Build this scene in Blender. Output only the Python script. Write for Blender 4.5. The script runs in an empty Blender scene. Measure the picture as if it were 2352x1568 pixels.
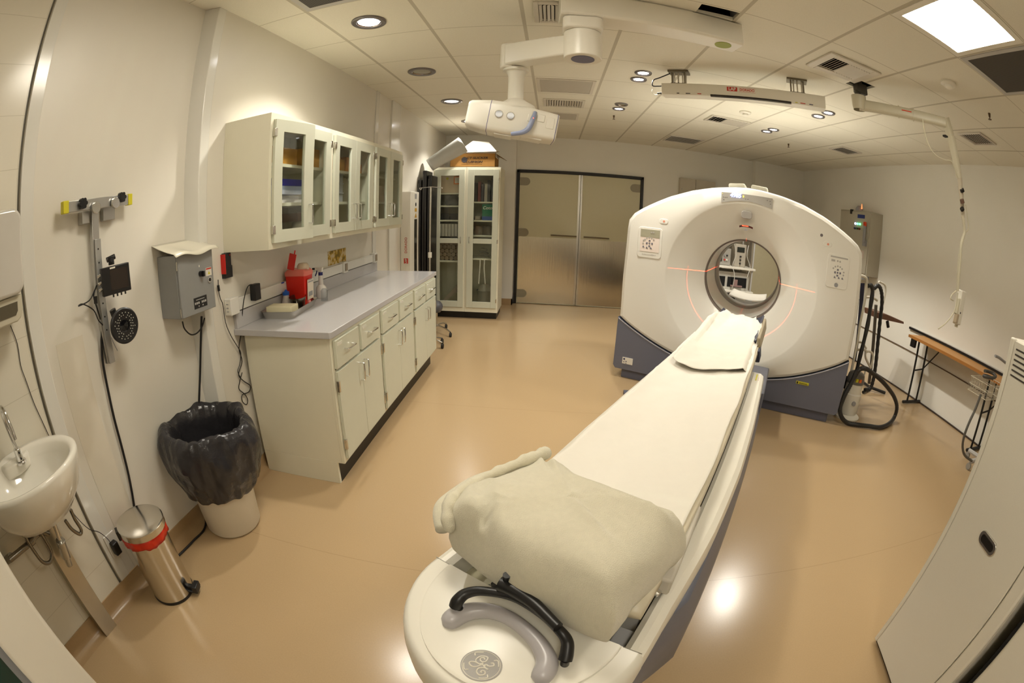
import bpy, bmesh, math, random
from mathutils import Vector, Matrix, noise
R = math.radians
C = bpy.context.scene.collection
scn = bpy.context.scene
random.seed(4)

# ------------------------------------------------------------------ camera (16 mm diagonal fisheye)
H = 1.52
PITCH, ROLL, YAW, FPX = -0.2888, -0.0309, 0.0783, 1051.3
def camrot():
    return Matrix.Rotation(YAW, 3, 'Z') @ Matrix.Rotation(PITCH, 3, 'X') @ Matrix.Rotation(ROLL, 3, 'Y')
CR = camrot()
cd = bpy.data.cameras.new('camera'); cam = bpy.data.objects.new('camera', cd); C.objects.link(cam)
cd.type = 'PANO'; cd.panorama_type = 'FISHEYE_EQUISOLID'
cd.sensor_fit = 'HORIZONTAL'; cd.sensor_width = 36.0; cd.sensor_height = 24.0
cd.fisheye_lens = FPX/2352*36.0; cd.fisheye_fov = math.pi; cd.clip_start = 0.01
cam.matrix_world = Matrix.Translation((0, 0, H)) @ (CR @ Matrix.Rotation(math.pi/2, 3, 'X')).to_4x4()
scn.camera = cam
# ------------------------------------------------------------------ view, world
scn.view_settings.view_transform = 'Standard'; scn.view_settings.look = 'None'
scn.view_settings.gamma = 1; scn.view_settings.use_curve_mapping = False
scn.view_settings.exposure = 0.30
w = bpy.data.worlds.new('world'); scn.world = w; w.use_nodes = True
w.node_tree.nodes['Background'].inputs[0].default_value = (0.02, 0.018, 0.015, 1)
WARM = (1.0, 0.95, 0.85)          # colour of the room's lamps
PANEL_W, DOWN_W, DIM_W = 24.0, 50.0, 16.0

# ------------------------------------------------------------------ helpers: rays of the lens (used to read real positions)
def ray(x, y):
    dx, dy = x-1176, y-784; r = math.hypot(dx, dy)/FPX
    t = 2*math.asin(r/2); s = math.sin(t)/max(r*FPX, 1e-9)
    return CR @ Vector((dx*s, math.cos(t), -dy*s))
def on(ax, v, x, y):
    d = ray(x, y); o = Vector((0, 0, H)); return o + d*((v-o[ax])/d[ax])

# ------------------------------------------------------------------ materials
def lin(c):
    return tuple(((v/255)/12.92 if v/255 <= .04045 else ((v/255+.055)/1.055)**2.4) for v in c)
MATS = {}
def mat(name, col, rough=.5, metal=0, spec=.5, noise_amt=0, noise_scale=20, bump=0, bump_scale=60, emit=None, coat=0, alpha=None, sheen=0, stretch=None):
    if name in MATS: return MATS[name]
    m = bpy.data.materials.new(name); m.use_nodes = True; nt = m.node_tree; b = nt.nodes['Principled BSDF']
    c = lin(col); b.inputs['Base Color'].default_value = (*c, 1)
    b.inputs['Roughness'].default_value = rough; b.inputs['Metallic'].default_value = metal
    b.inputs['Specular IOR Level'].default_value = spec
    b.inputs['Coat Weight'].default_value = coat; b.inputs['Sheen Weight'].default_value = sheen
    tc = nt.nodes.new('ShaderNodeTexCoord'); src = tc.outputs['Object']
    if stretch:
        mp = nt.nodes.new('ShaderNodeMapping'); mp.inputs['Scale'].default_value = stretch
        nt.links.new(src, mp.inputs[0]); src = mp.outputs[0]
    n = nt.nodes.new('ShaderNodeTexNoise'); n.inputs['Scale'].default_value = noise_scale; n.inputs['Detail'].default_value = 5
    nt.links.new(src, n.inputs['Vector'])
    mx = nt.nodes.new('ShaderNodeMix'); mx.data_type = 'RGBA'
    na = noise_amt if noise_amt else .03
    mx.inputs[6].default_value = (*[v*(1-na) for v in c], 1); mx.inputs[7].default_value = (*[min(1, v*(1+na)) for v in c], 1)
    nt.links.new(n.outputs['Fac'], mx.inputs[0]); nt.links.new(mx.outputs[2], b.inputs['Base Color'])
    if bump:
        n2 = nt.nodes.new('ShaderNodeTexNoise'); n2.inputs['Scale'].default_value = bump_scale; n2.inputs['Detail'].default_value = 6
        nt.links.new(src, n2.inputs['Vector'])
        bp = nt.nodes.new('ShaderNodeBump'); bp.inputs['Strength'].default_value = bump; bp.inputs['Distance'].default_value = .01
        nt.links.new(n2.outputs['Fac'], bp.inputs['Height']); nt.links.new(bp.outputs[0], b.inputs['Normal'])
    if emit:
        b.inputs['Emission Color'].default_value = (*emit[0], 1); b.inputs['Emission Strength'].default_value = emit[1]
    MATS[name] = m; return m
def emis(name, col, st):
    if name in MATS: return MATS[name]
    m = bpy.data.materials.new(name); m.use_nodes = True; nt = m.node_tree; nt.nodes.clear()
    e = nt.nodes.new('ShaderNodeEmission'); e.inputs[0].default_value = (*col, 1); e.inputs[1].default_value = st
    o = nt.nodes.new('ShaderNodeOutputMaterial'); nt.links.new(e.outputs[0], o.inputs[0]); MATS[name] = m; return m
def glassy(name, tint=(.9, .95, .92), refl=1.0, rough=.02, f0=1.45):
    if name in MATS: return MATS[name]
    m = bpy.data.materials.new(name); m.use_nodes = True; nt = m.node_tree; nt.nodes.clear()
    t = nt.nodes.new('ShaderNodeBsdfTransparent'); t.inputs[0].default_value = (*tint, 1)
    g = nt.nodes.new('ShaderNodeBsdfGlossy'); g.inputs['Roughness'].default_value = rough
    lw = nt.nodes.new('ShaderNodeLayerWeight'); pw_ = nt.nodes.new('ShaderNodeMath'); pw_.operation = 'POWER'; nt.links.new(lw.outputs['Facing'], pw_.inputs[0]); pw_.inputs[1].default_value = 4
    f = nt.nodes.new('ShaderNodeMapRange'); nt.links.new(pw_.outputs[0], f.inputs[0]); f.inputs[3].default_value = .035; f.inputs[4].default_value = .55
    x = nt.nodes.new('ShaderNodeMixShader'); o = nt.nodes.new('ShaderNodeOutputMaterial')
    nt.links.new(f.outputs[0], x.inputs[0]); nt.links.new(t.outputs[0], x.inputs[1]); nt.links.new(g.outputs[0], x.inputs[2]); nt.links.new(x.outputs[0], o.inputs[0])
    MATS[name] = m; return m
def line_mat(name, base, line, axes, pitch, origin, widths, rough=.5, mott=.05, bump=0, mscale=120, spec=.5):
    """surface with straight joint lines: per axis a pitch, an origin and a half width"""
    m = mat(name, base, rough, noise_amt=mott, noise_scale=mscale, bump=bump, bump_scale=mscale*2, spec=spec); nt = m.node_tree; b = nt.nodes['Principled BSDF']
    tc = nt.nodes.new('ShaderNodeTexCoord'); sp = nt.nodes.new('ShaderNodeSeparateXYZ'); nt.links.new(tc.outputs['Object'], sp.inputs[0])
    last = None
    for a, p, o_, hw in zip(axes, pitch, origin, widths):
        s = nt.nodes.new('ShaderNodeMath'); s.operation = 'SUBTRACT'; nt.links.new(sp.outputs[a], s.inputs[0]); s.inputs[1].default_value = o_-p/2
        q = nt.nodes.new('ShaderNodeMath'); q.operation = 'FLOORED_MODULO'; nt.links.new(s.outputs[0], q.inputs[0]); q.inputs[1].default_value = p
        d = nt.nodes.new('ShaderNodeMath'); d.operation = 'SUBTRACT'; nt.links.new(q.outputs[0], d.inputs[0]); d.inputs[1].default_value = p/2
        e = nt.nodes.new('ShaderNodeMath'); e.operation = 'ABSOLUTE'; nt.links.new(d.outputs[0], e.inputs[0])
        l = nt.nodes.new('ShaderNodeMath'); l.operation = 'LESS_THAN'; nt.links.new(e.outputs[0], l.inputs[0]); l.inputs[1].default_value = hw
        if last is None: last = l.outputs[0]
        else:
            k = nt.nodes.new('ShaderNodeMath'); k.operation = 'MAXIMUM'; nt.links.new(last, k.inputs[0]); nt.links.new(l.outputs[0], k.inputs[1]); last = k.outputs[0]
    src = b.inputs['Base Color'].links[0].from_socket
    mx = nt.nodes.new('ShaderNodeMix'); mx.data_type = 'RGBA'; nt.links.new(last, mx.inputs[0]); nt.links.new(src, mx.inputs[6]); mx.inputs[7].default_value = (*lin(line), 1)
    nt.links.new(mx.outputs[2], b.inputs['Base Color']); return m

# ------------------------------------------------------------------ mesh builder
class MB:
    def __init__(s): s.bm = bmesh.new(); s.M = None
    def _v(s, p): return s.bm.verts.new(p)
    def box(s, x0, x1, y0, y1, z0, z1, M=None):
        vs = [s._v(Vector((x, y, z)) if M is None else M @ Vector((x, y, z))) for x in (x0, x1) for y in (y0, y1) for z in (z0, z1)]
        for f in ((0, 1, 3, 2), (4, 6, 7, 5), (0, 4, 5, 1), (2, 3, 7, 6), (0, 2, 6, 4), (1, 5, 7, 3)): s.bm.faces.new([vs[i] for i in f])
        return s
    def loft(s, rings, cap=True, closed=True):
        R_ = [[s._v(p) for p in r] for r in rings]; n = len(R_[0])
        for a, b in zip(R_, R_[1:]):
            for i in range(n if closed else n-1):
                j = (i+1) % n
                try: s.bm.faces.new((a[i], a[j], b[j], b[i]))
                except ValueError: pass
        if cap:
            s.bm.faces.new(R_[0][::-1]); s.bm.faces.new(R_[-1])
        return s
    def prism(s, poly, ax, a, b):
        """poly in the two other axes (cyclic order), extruded along ax from a to b"""
        def P(u, v, w_):
            return {0: (w_, u, v), 1: (u, w_, v), 2: (u, v, w_)}[ax]
        return s.loft([[P(u, v, a) for u, v in poly], [P(u, v, b) for u, v in poly]])
    def cyl(s, c0, c1, r0, r1=None, n=24, cap=True):
        c0, c1 = Vector(c0), Vector(c1); r1 = r0 if r1 is None else r1
        d = (c1-c0).normalized(); a = d.orthogonal().normalized(); b = d.cross(a)
        f = lambda c, r: [c+(a*math.cos(2*math.pi*i/n)+b*math.sin(2*math.pi*i/n))*r for i in range(n)]
        return s.loft([f(c0, r0), f(c1, r1)], cap)
    def tube(s, pts, r, n=10, sub=6, cap=True):
        pts = [Vector(p) for p in pts]
        if sub > 1 and len(pts) > 2:
            q = []; P = [2*pts[0]-pts[1]]+pts+[2*pts[-1]-pts[-2]]
            for i in range(1, len(P)-2):
                for k in range(sub):
                    t = k/sub; p0, p1, p2, p3 = P[i-1:i+3]
                    q.append(.5*((2*p1)+(p2-p0)*t+(2*p0-5*p1+4*p2-p3)*t*t+(3*p1-p0-3*p2+p3)*t**3))
            q.append(pts[-1]); pts = q
        rr = r if callable(r) else (lambda t: r)
        d = (pts[1]-pts[0]).normalized(); a = d.orthogonal().normalized(); rings = []
        for i, p in enumerate(pts):
            d = (pts[min(i+1, len(pts)-1)]-pts[max(i-1, 0)]).normalized()
            a = (a-d*a.dot(d)).normalized(); b = d.cross(a); R0 = rr(i/(len(pts)-1))
            rings.append([p+(a*math.cos(2*math.pi*k/n)+b*math.sin(2*math.pi*k/n))*R0 for k in range(n)])
        return s.loft(rings, cap)
    def lathe(s, prof, c=(0, 0, 0), n=40, cap=False, M=None):
        c = Vector(c); rings = []
        for r, z in prof:
            rings.append([c+Vector((r*math.cos(2*math.pi*i/n), r*math.sin(2*math.pi*i/n), z)) for i in range(n)])
        if M is not None: rings = [[M @ p for p in q] for q in rings]
        return s.loft(rings, cap)
    def grid(s, f, nu, nv):
        V = [[s._v(f(i/nu, j/nv)) for j in range(nv+1)] for i in range(nu+1)]
        for i in range(nu):
            for j in range(nv): s.bm.faces.new((V[i][j], V[i+1][j], V[i+1][j+1], V[i][j+1]))
        return s
    def quad(s, a, b, c, d):
        s.bm.faces.new([s._v(p) for p in (a, b, c, d)]); return s
    def text(s, body, size, M, depth=.0006, font_scale=(1, 1), shear=0, bold=0, align='CENTER'):
        cu = bpy.data.curves.new('t', 'FONT'); cu.body = body; cu.size = size; cu.extrude = depth; cu.align_x = align; cu.align_y = 'CENTER'; cu.shear = shear; cu.offset = bold
        o = bpy.data.objects.new('t', cu); C.objects.link(o); dg = bpy.context.evaluated_depsgraph_get(); dg.update()
        me = bpy.data.meshes.new_from_object(o.evaluated_get(dg)); me.transform(Matrix.Diagonal((font_scale[0], font_scale[1], 1, 1))); me.transform(M); s.bm.from_mesh(me)
        bpy.data.objects.remove(o); bpy.data.meshes.remove(me); return s

WM = {}
def setp(o, label=None, cat=None, group=None, kind=None):
    if label: o['label'] = label
    if cat: o['category'] = cat
    if group: o['group'] = group
    if kind: o['kind'] = kind
    return o
def thing(name, label, cat, loc=(0, 0, 0), rz=0, group=None, M=None):
    o = bpy.data.objects.new(name, None); C.objects.link(o); o.empty_display_size = .05
    M = M if M is not None else Matrix.Translation(loc) @ Matrix.Rotation(rz, 4, 'Z')
    o.matrix_world = M; WM[o.name] = M; return setp(o, label, cat, group)
def part(name, mb, m, parent=None, label=None, local=False, bev=0, thick=0, smooth=.7, kind=None, seg=2, sub=0):
    bm = mb.bm
    if parent is not None and not local: bm.transform(WM[parent.name].inverted())
    bmesh.ops.recalc_face_normals(bm, faces=bm.faces)
    me = bpy.data.meshes.new(name); bm.to_mesh(me); bm.free()
    me.materials.append(m)
    for p in me.polygons: p.use_smooth = True
    me.set_sharp_from_angle(angle=smooth)
    o = bpy.data.objects.new(name, me); C.objects.link(o)
    if parent is not None: o.parent = parent; WM[o.name] = WM[parent.name]
    else: WM[o.name] = Matrix.Identity(4)
    if thick:
        s = o.modifiers.new('thickness', 'SOLIDIFY'); s.thickness = thick; s.offset = 0
    if bev:
        b = o.modifiers.new('bevel', 'BEVEL'); b.width = bev; b.segments = seg; b.limit_method = 'ANGLE'; b.angle_limit = R(40)
    if sub:
        b = o.modifiers.new('sub', 'SUBSURF'); b.levels = b.render_levels = sub
    if label: o['label'] = label
    if kind: o['kind'] = kind
    return o
def parts_each(name, mb, m, parent=None, **k):
    """every loose piece in mb becomes a part of its own"""
    bm = mb.bm; seen = set(); groups = []
    bm.verts.ensure_lookup_table(); bm.verts.index_update()
    for v in bm.verts:
        if v.index in seen: continue
        st, g_ = [v], set()
        while st:
            q = st.pop()
            if q.index in seen: continue
            seen.add(q.index); g_.add(q.index)
            for e in q.link_edges: st.append(e.other_vert(q))
        groups.append(g_)
    for g_ in groups:
        n = MB(); mp = {i: n.bm.verts.new(bm.verts[i].co) for i in g_}
        fs = {f.index: f for i in g_ for f in bm.verts[i].link_faces}
        done = set()
        for i in g_:
            for f in bm.verts[i].link_faces:
                key = tuple(sorted(w_.index for w_ in f.verts))
                if key in done: continue
                done.add(key); n.bm.faces.new([mp[w_.index] for w_ in f.verts])
        part(name, n, m, parent, **k)
    bm.free()
def single(name, mb, m, label, cat, group=None, kind=None, **k):
    """a thing that is one mesh; its origin is moved to the middle of its base"""
    bm = mb.bm; xs = [v.co for v in bm.verts]
    c = Vector(((min(p.x for p in xs)+max(p.x for p in xs))/2, (min(p.y for p in xs)+max(p.y for p in xs))/2, min(p.z for p in xs)))
    bm.transform(Matrix.Translation(-c)); o = part(name, mb, m, None, **k); o.location = c; WM[o.name] = Matrix.Translation(c)
    return setp(o, label, cat, group, kind)
def struct(name, mb, m, **k):
    o = part(name, mb, m, None, **k); o['kind'] = 'structure'; return o
def copy_tree(o, parent=None):
    c = o.copy(); C.objects.link(c)
    if parent is not None: c.parent = parent
    for ch in list(o.children): copy_tree(ch, c)
    return c
def place(o, loc, rz=0, label=None, group=None, dup=True):
    if dup: o = copy_tree(o)
    o.matrix_world = Matrix.Translation(loc) @ Matrix.Rotation(rz, 4, 'Z'); WM[o.name] = o.matrix_world.copy()
    if label: o['label'] = label
    if group: o['group'] = group
    return o
def rrect(x0, x1, y0, y1, r, n=5):
    out = []
    for cx, cy, a0 in ((x1-r, y1-r, 0), (x0+r, y1-r, 90), (x0+r, y0+r, 180), (x1-r, y0+r, 270)):
        for i in range(n+1):
            a = R(a0+90*i/n); out.append((cx+r*math.cos(a), cy+r*math.sin(a)))
    return out
def circ(cx, cy, r, n=32, ry=None):
    return [(cx+r*math.cos(2*math.pi*i/n), cy+(ry or r)*math.sin(2*math.pi*i/n)) for i in range(n)]

# palette
PAINT = mat('wall_paint', (232, 229, 220), .42, noise_amt=.02, noise_scale=3, bump=.02, bump_scale=180)
GLOSS = mat('satin_panel', (222, 217, 205), .38, noise_amt=.02, noise_scale=3)
PVC = mat('white_pvc', (224, 222, 214), .15, noise_amt=.01)
WHITE = mat('white_plastic', (232, 228, 216), .3, noise_amt=.015, noise_scale=8)
GANTRY = mat('gantry_shell', (234, 231, 222), .28, noise_amt=.012, noise_scale=4, coat=.2)
BLUEG = mat('slate_blue_cover', (103, 106, 121), .38, noise_amt=.05, noise_scale=300)
CABB = mat('cabinet_frame', (228, 224, 203), .3, noise_amt=.02, noise_scale=12)
CABD = mat('cabinet_door', (204, 206, 188), .3, noise_amt=.02, noise_scale=12)
WORK = mat('worktop_grey', (186, 184, 184), .16, noise_amt=.05, noise_scale=260)
STEEL = mat('stainless', (206, 203, 196), .24, metal=1, noise_amt=.06, noise_scale=6, stretch=(60, 60, 2))
CHROME = mat('chrome', (225, 225, 225), .08, metal=1)
BLACK = mat('black_plastic', (22, 21, 22), .38, noise_amt=.1)
RUBBER = mat('black_rubber', (28, 27, 27), .6, noise_amt=.1)
DARK = mat('dark_void', (16, 15, 14), .9)
GREY = mat('grey_plastic', (150, 150, 152), .4)
LGREY = mat('light_grey_plastic', (186, 184, 180), .35)
GREYBOX = mat('grey_enamel', (142, 143, 142), .35, noise_amt=.04, noise_scale=30)
RED = mat('red_plastic', (205, 28, 18), .35)
REDINK = mat('red_ink', (196, 52, 40), .6)
BLUE = mat('blue_plastic', (24, 66, 160), .35)
NAVY = mat('navy_ink', (36, 42, 84), .6)
YEL = mat('yellow_label', (206, 196, 40), .55)
PAPER = mat('white_paper', (224, 219, 208), .75, noise_amt=.02, noise_scale=40)
CARD = mat('cardboard', (176, 128, 62), .75, noise_amt=.08, noise_scale=25)
CERAM = mat('ceramic', (232, 228, 216), .1, coat=.5)
INK = mat('black_ink', (30, 30, 32), .6)

# ------------------------------------------------------------------ room shell
LX, LX2, RX, BY, CZ, NY = -1.78, -1.70, 4.4, 7.31, 2.72, -1.7
floor_m = line_mat('vinyl_floor', (181, 155, 118), (163, 137, 102), (1, 0), (1.83, 40), (1.42, 20.3), (.0015, .0015), rough=.22, mott=.08, mscale=160)
nt = floor_m.node_tree; b_ = nt.nodes['Principled BSDF']; b_.inputs['Coat Weight'].default_value = .0
struct('floor', MB().box(-2.2, RX+.2, NY-.1, BY+.3, -.1, 0), floor_m)
# ceiling with real openings
GP = .5838; GX0, GY0 = .39, 3.292
holes = [(.745, .965, 2.14, 2.252), (2.06, 2.24, 2.52, 2.68)]
def slab_with_holes(mb, x0, x1, y0, y1, z, holes, t):
    xs = sorted({x0, x1, *[h[0] for h in holes], *[h[1] for h in holes]}); ys = sorted({y0, y1, *[h[2] for h in holes], *[h[3] for h in holes]})
    for a, b in zip(xs, xs[1:]):
        for c, d in zip(ys, ys[1:]):
            mx_, my_ = (a+b)/2, (c+d)/2
            if any(h[0] < mx_ < h[1] and h[2] < my_ < h[3] for h in holes): continue
            mb.box(a, b, c, d, z, z+t)
    return mb
ceil_m = line_mat('ceiling_tile', (232, 228, 214), (196, 190, 174), (0, 1), (GP, GP), (GX0, GY0), (.0115, .0035), rough=.8, mott=.07, bump=.15, mscale=160, spec=.2)
struct('ceiling', slab_with_holes(MB(), -2.2, RX+.2, NY-.1, BY+.3, CZ, holes, .02), ceil_m)
struct('trim_1', MB().box(-2.2, RX+.2, NY-.1, BY+.3, CZ+.35, CZ+.37), DARK)     # slab above the hung ceiling
# walls
tile_m = line_mat('wall_tile', (226, 220, 204), (205, 198, 180), (1, 2), (.305, .2), (.655, .05), (.0012, .0012), rough=.2, mott=.015, mscale=4)
struct('wall_left', MB().box(LX-.1, LX, NY, .66, 0, CZ), tile_m)
struct('wall_left_panelled', MB().box(LX-.1, LX, .675, 1.7255, 0, CZ), GLOSS)
struct('wall_left_far', MB().box(LX2-.18, LX2, 1.725, BY+.2, 0, CZ), GLOSS)
struct('trim_2', MB().box(LX-.09, LX-.012, .655, .68, 0, CZ), mat('channel', (120, 116, 104), .5))
struct('trim_3', MB().box(LX-.01, LX+.006, .676, .745, .1, CZ), PVC, bev=.002)
struct('trim_4', MB().box(LX-.01, LX+.0012, .80, .955, .1, 1.17), mat('tile_plain', (221, 214, 198), .2))
struct('trim_5', MB().box(LX2-.01, LX2+.012, 4.12, 4.2, .1, CZ), PVC, bev=.002)
struct('trim_6', MB().box(LX2-.01, LX2+.02, 4.56, 4.84, .1, CZ), PVC, bev=.004)
struct('trim_7', MB().prism([(LX-.02, 1.69), (LX+.002, 1.69), (LX2+.003, 1.722), (LX2+.003, 1.79), (LX-.02, 1.79)], 2, .1, CZ), PVC, bev=.004)
struct('wall_alcove', MB().box(LX2-.1, -.585, 7.15, BY+.2, 0, CZ), PAINT)
DX0, DX1, DZ = -.565, 1.435, 2.165
struct('wall_back', MB().box(-.6, DX0, BY, BY+.15, 0, CZ).box(DX1, 3.39, BY, BY+.15, 0, CZ).box(DX0, DX1, BY, BY+.15, DZ, CZ).box(3.39, RX+.2, BY-.12, BY+.15, 0, CZ), PAINT)
struct('wall_right', MB().box(RX, RX+.1, NY, BY+.2, 0, CZ), PAINT)
struct('wall_front', MB().box(-2.2, RX+.2, NY-.1, NY, 0, CZ), PAINT)
struct('trim_8', MB().box(RX-.012, RX, 1.0, 6.2, .485, .495), mat('seam_dark', (96, 78, 62), .6))
struct('trim_9', MB().box(RX-.02, RX, 4.6, 6.2, .0, .012).box(RX-.02, RX, NY, 4.6, 0, .014), mat('base_dark', (60, 48, 38), .6))
BASE = mat('vinyl_cove', (170, 142, 104), .28, noise_amt=.08, noise_scale=140)
def cove(mb, y0, y1, x, s=1):
    prof = [(0, .1), (.006, .1), (.006, .045), (.012, .025), (.025, .01), (.045, .002), (.06, .0005), (0, .0005)]
    return mb.prism([(x+s*a, z) for a, z in prof], 1, y0, y1)
struct('baseboard_left', cove(cove(MB(), NY, 1.725, LX), 1.725, 7.15, LX2), BASE)
struct('baseboard_back', MB().box(LX2, -.585, 7.138, 7.15, 0, .1).box(-.597, -.585, 7.138, BY, 0, .1), BASE)
struct('baseboard_door', MB().box(DX1+.05, 3.39, BY-.012, BY, 0, .1), BASE)
# double door
laminate = mat('door_laminate', (204, 198, 168), .3, noise_amt=.03, noise_scale=90)
struct('trim_10', MB().box(DX0-.01, DX0+.035, BY-.03, BY+.1, 0, DZ).box(DX1-.035, DX1+.01, BY-.03, BY+.1, 0, DZ).box(DX0-.01, DX1+.01, BY-.03, BY+.1, DZ-.035, DZ+.012), mat('door_frame_black', (20, 17, 15), .4), bev=.003)
DM = .435
kick = mat('kick_plate', (206, 198, 180), .2, metal=1, noise_amt=.08, noise_scale=3, stretch=(30, 30, 1), bump=.10, bump_scale=1.6)
for k, (a, b) in enumerate(((DX0+.038, DM-.004), (DM+.004, DX1-.038)), 1):
    d = struct(f'door_{k}', MB().box(a, b, BY-.005, BY+.045, .008, DZ-.038), laminate, bev=.002)
    WM[d.name] = Matrix.Identity(4)
    part('kick_plate', MB().box(a+.012, b-.012, BY-.008, BY-.004, .02, 1.095), kick, d)
    hx0, hx1 = ((-.01, .40) if k == 1 else (.51, .92))
    part('pull_bar', MB().cyl((hx0, BY-.05, 1.135), (hx1, BY-.05, 1.135), .011).cyl((hx0+.02, BY-.05, 1.135), (hx0+.02, BY, 1.135), .008).cyl((hx1-.02, BY-.05, 1.135), (hx1-.02, BY, 1.135), .008), mat('dull_metal', (110, 98, 80), .35, metal=1), d)
    for z in ((1.985, 1.16, .17) if k == 1 else (1.985,)):
        xx = [a, a+.11] if k == 1 else [b-.11, b]
        sg = 1 if k == 1 else -1; e0 = a if k == 1 else b
        poly = [(e0, z-.065), (e0+sg*.1, z-.065)]+[(e0+sg*(.1+.065*math.sin(R(t))), z-.065*math.cos(R(t))) for t in range(15, 180, 15)]+[(e0+sg*.1, z+.065), (e0, z+.065)]
        part('hinge_plate', MB().prism(poly, 1, BY-.012, BY-.005), mat('hinge_plate_m', (150, 142, 120), .35, noise_amt=.05), d)
    part('astragal', MB().box(DM-.035 if k == 1 else DM+.006, DM-.002 if k == 1 else DM+.03, BY-.014, BY-.005, .02, DZ-.04), STEEL, d)

# ------------------------------------------------------------------ ceiling lights and fittings
lens_on = emis('lamp_lens', (1, .98, 1.0), 14); lens_dim = emis('lamp_lens_dim', (.95, 1, 1), 2.2)
lens_off = mat('lamp_off', (150, 146, 128), .3)
ringm = mat('downlight_ring', (120, 116, 116), .35, metal=.4)
reflm = mat('reflector', (150, 140, 135), .15, metal=1)
def downlight(x, y, r, state, label, group, tilt=None):
    t = thing('recessed_downlight', label, 'ceiling light', (x, y, CZ), 0, group)
    part('trim_ring', MB().lathe([(r, 0), (r, -.008), (r*.93, -.013), (r*.7, -.010), (r*.66, .0)], (x, y, CZ), 40), ringm, t)
    part('reflector', MB().lathe([(r*.70, -.009), (r*.64, -.003), (r*.60, -.0015)], (x, y, CZ), 40), reflm, t)
    part('lens', MB().lathe([(r*.62, -.003), (r*.4, -.005), (.0005, -.006)], (x, y, CZ), 40), {'on': lens_on, 'dim': lens_dim, 'off': lens_off}[state], t)
    if state != 'off':
        L = bpy.data.lights.new('lamp', 'SPOT'); L.energy = DOWN_W if state == 'on' else DIM_W; L.color = WARM; L.spot_size = R(118); L.spot_blend = .45; L.shadow_soft_size = .035
        lo = bpy.data.objects.new('lamp', L); C.objects.link(lo); lo.parent = t; lo.location = (0, 0, -.03)
downlight(-1.103, 2.448, .108, 'on', 'bright recessed ceiling downlight nearest the camera, above the wall cabinets', 'downlights over the left counter')
downlight(-1.1, 3.627, .118, 'off', 'unlit recessed downlight, second along the left wall', 'downlights over the left counter')
downlight(-1.097, 4.785, .118, 'dim', 'recessed downlight glowing softly, third along the left wall', 'downlights over the left counter')
downlight(-1.11, 5.97, .118, 'on', 'lit recessed downlight above the tall glass door cabinets', 'downlights over the left counter')
for x, y, s, l in ((.69, 3.54, 'on', 'nearer lit downlight of the pair between hoist arm and laser bar'), (.687, 3.735, 'on', 'farther lit downlight of the pair between hoist arm and laser bar'),
                   (.684, 4.925, 'on', 'small lit downlight beside the unlit one, middle of the ceiling'), (.681, 4.71, 'off', 'small unlit downlight in the middle of the ceiling'),
                   (2.44, 3.50, 'on', 'right-hand lit downlight just past the end of the laser bar'), (2.452, 3.702, 'on', 'left-hand lit downlight just past the end of the laser bar'),
                   (2.453, 4.70, 'on', 'right one of the far pair of lit downlights above the scanner'), (2.445, 4.865, 'on', 'left one of the far pair of lit downlights above the scanner')):
    downlight(x, y, .07, s, l, 'small paired downlights')
def panel_light(x0, x1, y0, y1, label, group):
    t = thing('ceiling_panel_light', label, 'ceiling light', ((x0+x1)/2, (y0+y1)/2, CZ), 0, group)
    f = MB(); a, b, c, d = x0+.055, x1-.055, y0+.055, y1-.055
    f.box(x0+.012, a, y0+.012, y1-.012, CZ-.006, CZ).box(b, x1-.012, y0+.012, y1-.012, CZ-.006, CZ).box(a, b, y0+.012, c, CZ-.006, CZ).box(a, b, d, y1-.012, CZ-.006, CZ)
    part('frame', f, WHITE, t, bev=.002)
    part('diffuser', MB().box(a, b, c, d, CZ-.004, CZ-.001), emis('diffuser', (1, .92, .77), PANEL_W), t)
X_, Y_ = GX0, GY0
panel_light(X_+2*GP, X_+3*GP, Y_-4*GP, Y_-3*GP, 'bright square light panel in the ceiling, upper right', 'square ceiling light panels')
panel_light(X_-2*GP, X_-1*GP, Y_-4*GP, Y_-3*GP, 'bright square light panel in the ceiling above the foot of the table', 'square ceiling light panels')
panel_light(X_-1*GP, X_, Y_-8*GP, Y_-7*GP, 'unseen square light panel added in the ceiling behind the camera', 'square ceiling light panels')  # unseen panel, added to brighten the rack, table foot and basin
# perforated grille tiles
grid_m = line_mat('perforated_grille', (92, 88, 82), (56, 52, 48), (0, 1), (.012, .012), (0, 0), (.003, .003), rough=.6)
for x, y, l in ((X_-3*GP, Y_-3*GP, 'dark perforated return air tile at the ceiling edge above the left wall'), (X_+3*GP, Y_-4*GP, 'dark perforated return air tile right of the bright light panel')):
    t = thing('return_air_grille', l, 'air vent', (x+GP/2, y+GP/2, CZ))
    part('panel', MB().box(x+.05, x+GP-.05, y+.05, y+GP-.05, CZ-.004, CZ-.001), grid_m, t)
    part('frame', MB().box(x+.015, x+.05, y+.015, y+GP-.015, CZ-.006, CZ).box(x+GP-.05, x+GP-.015, y+.015, y+GP-.015, CZ-.006, CZ).box(x+.05, x+GP-.05, y+.015, y+.05, CZ-.006, CZ).box(x+.05, x+GP-.05, y+GP-.05, y+GP-.015, CZ-.006, CZ), LGREY, t)
vent_w = mat('vent_metal', (214, 208, 196), .4)
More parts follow.
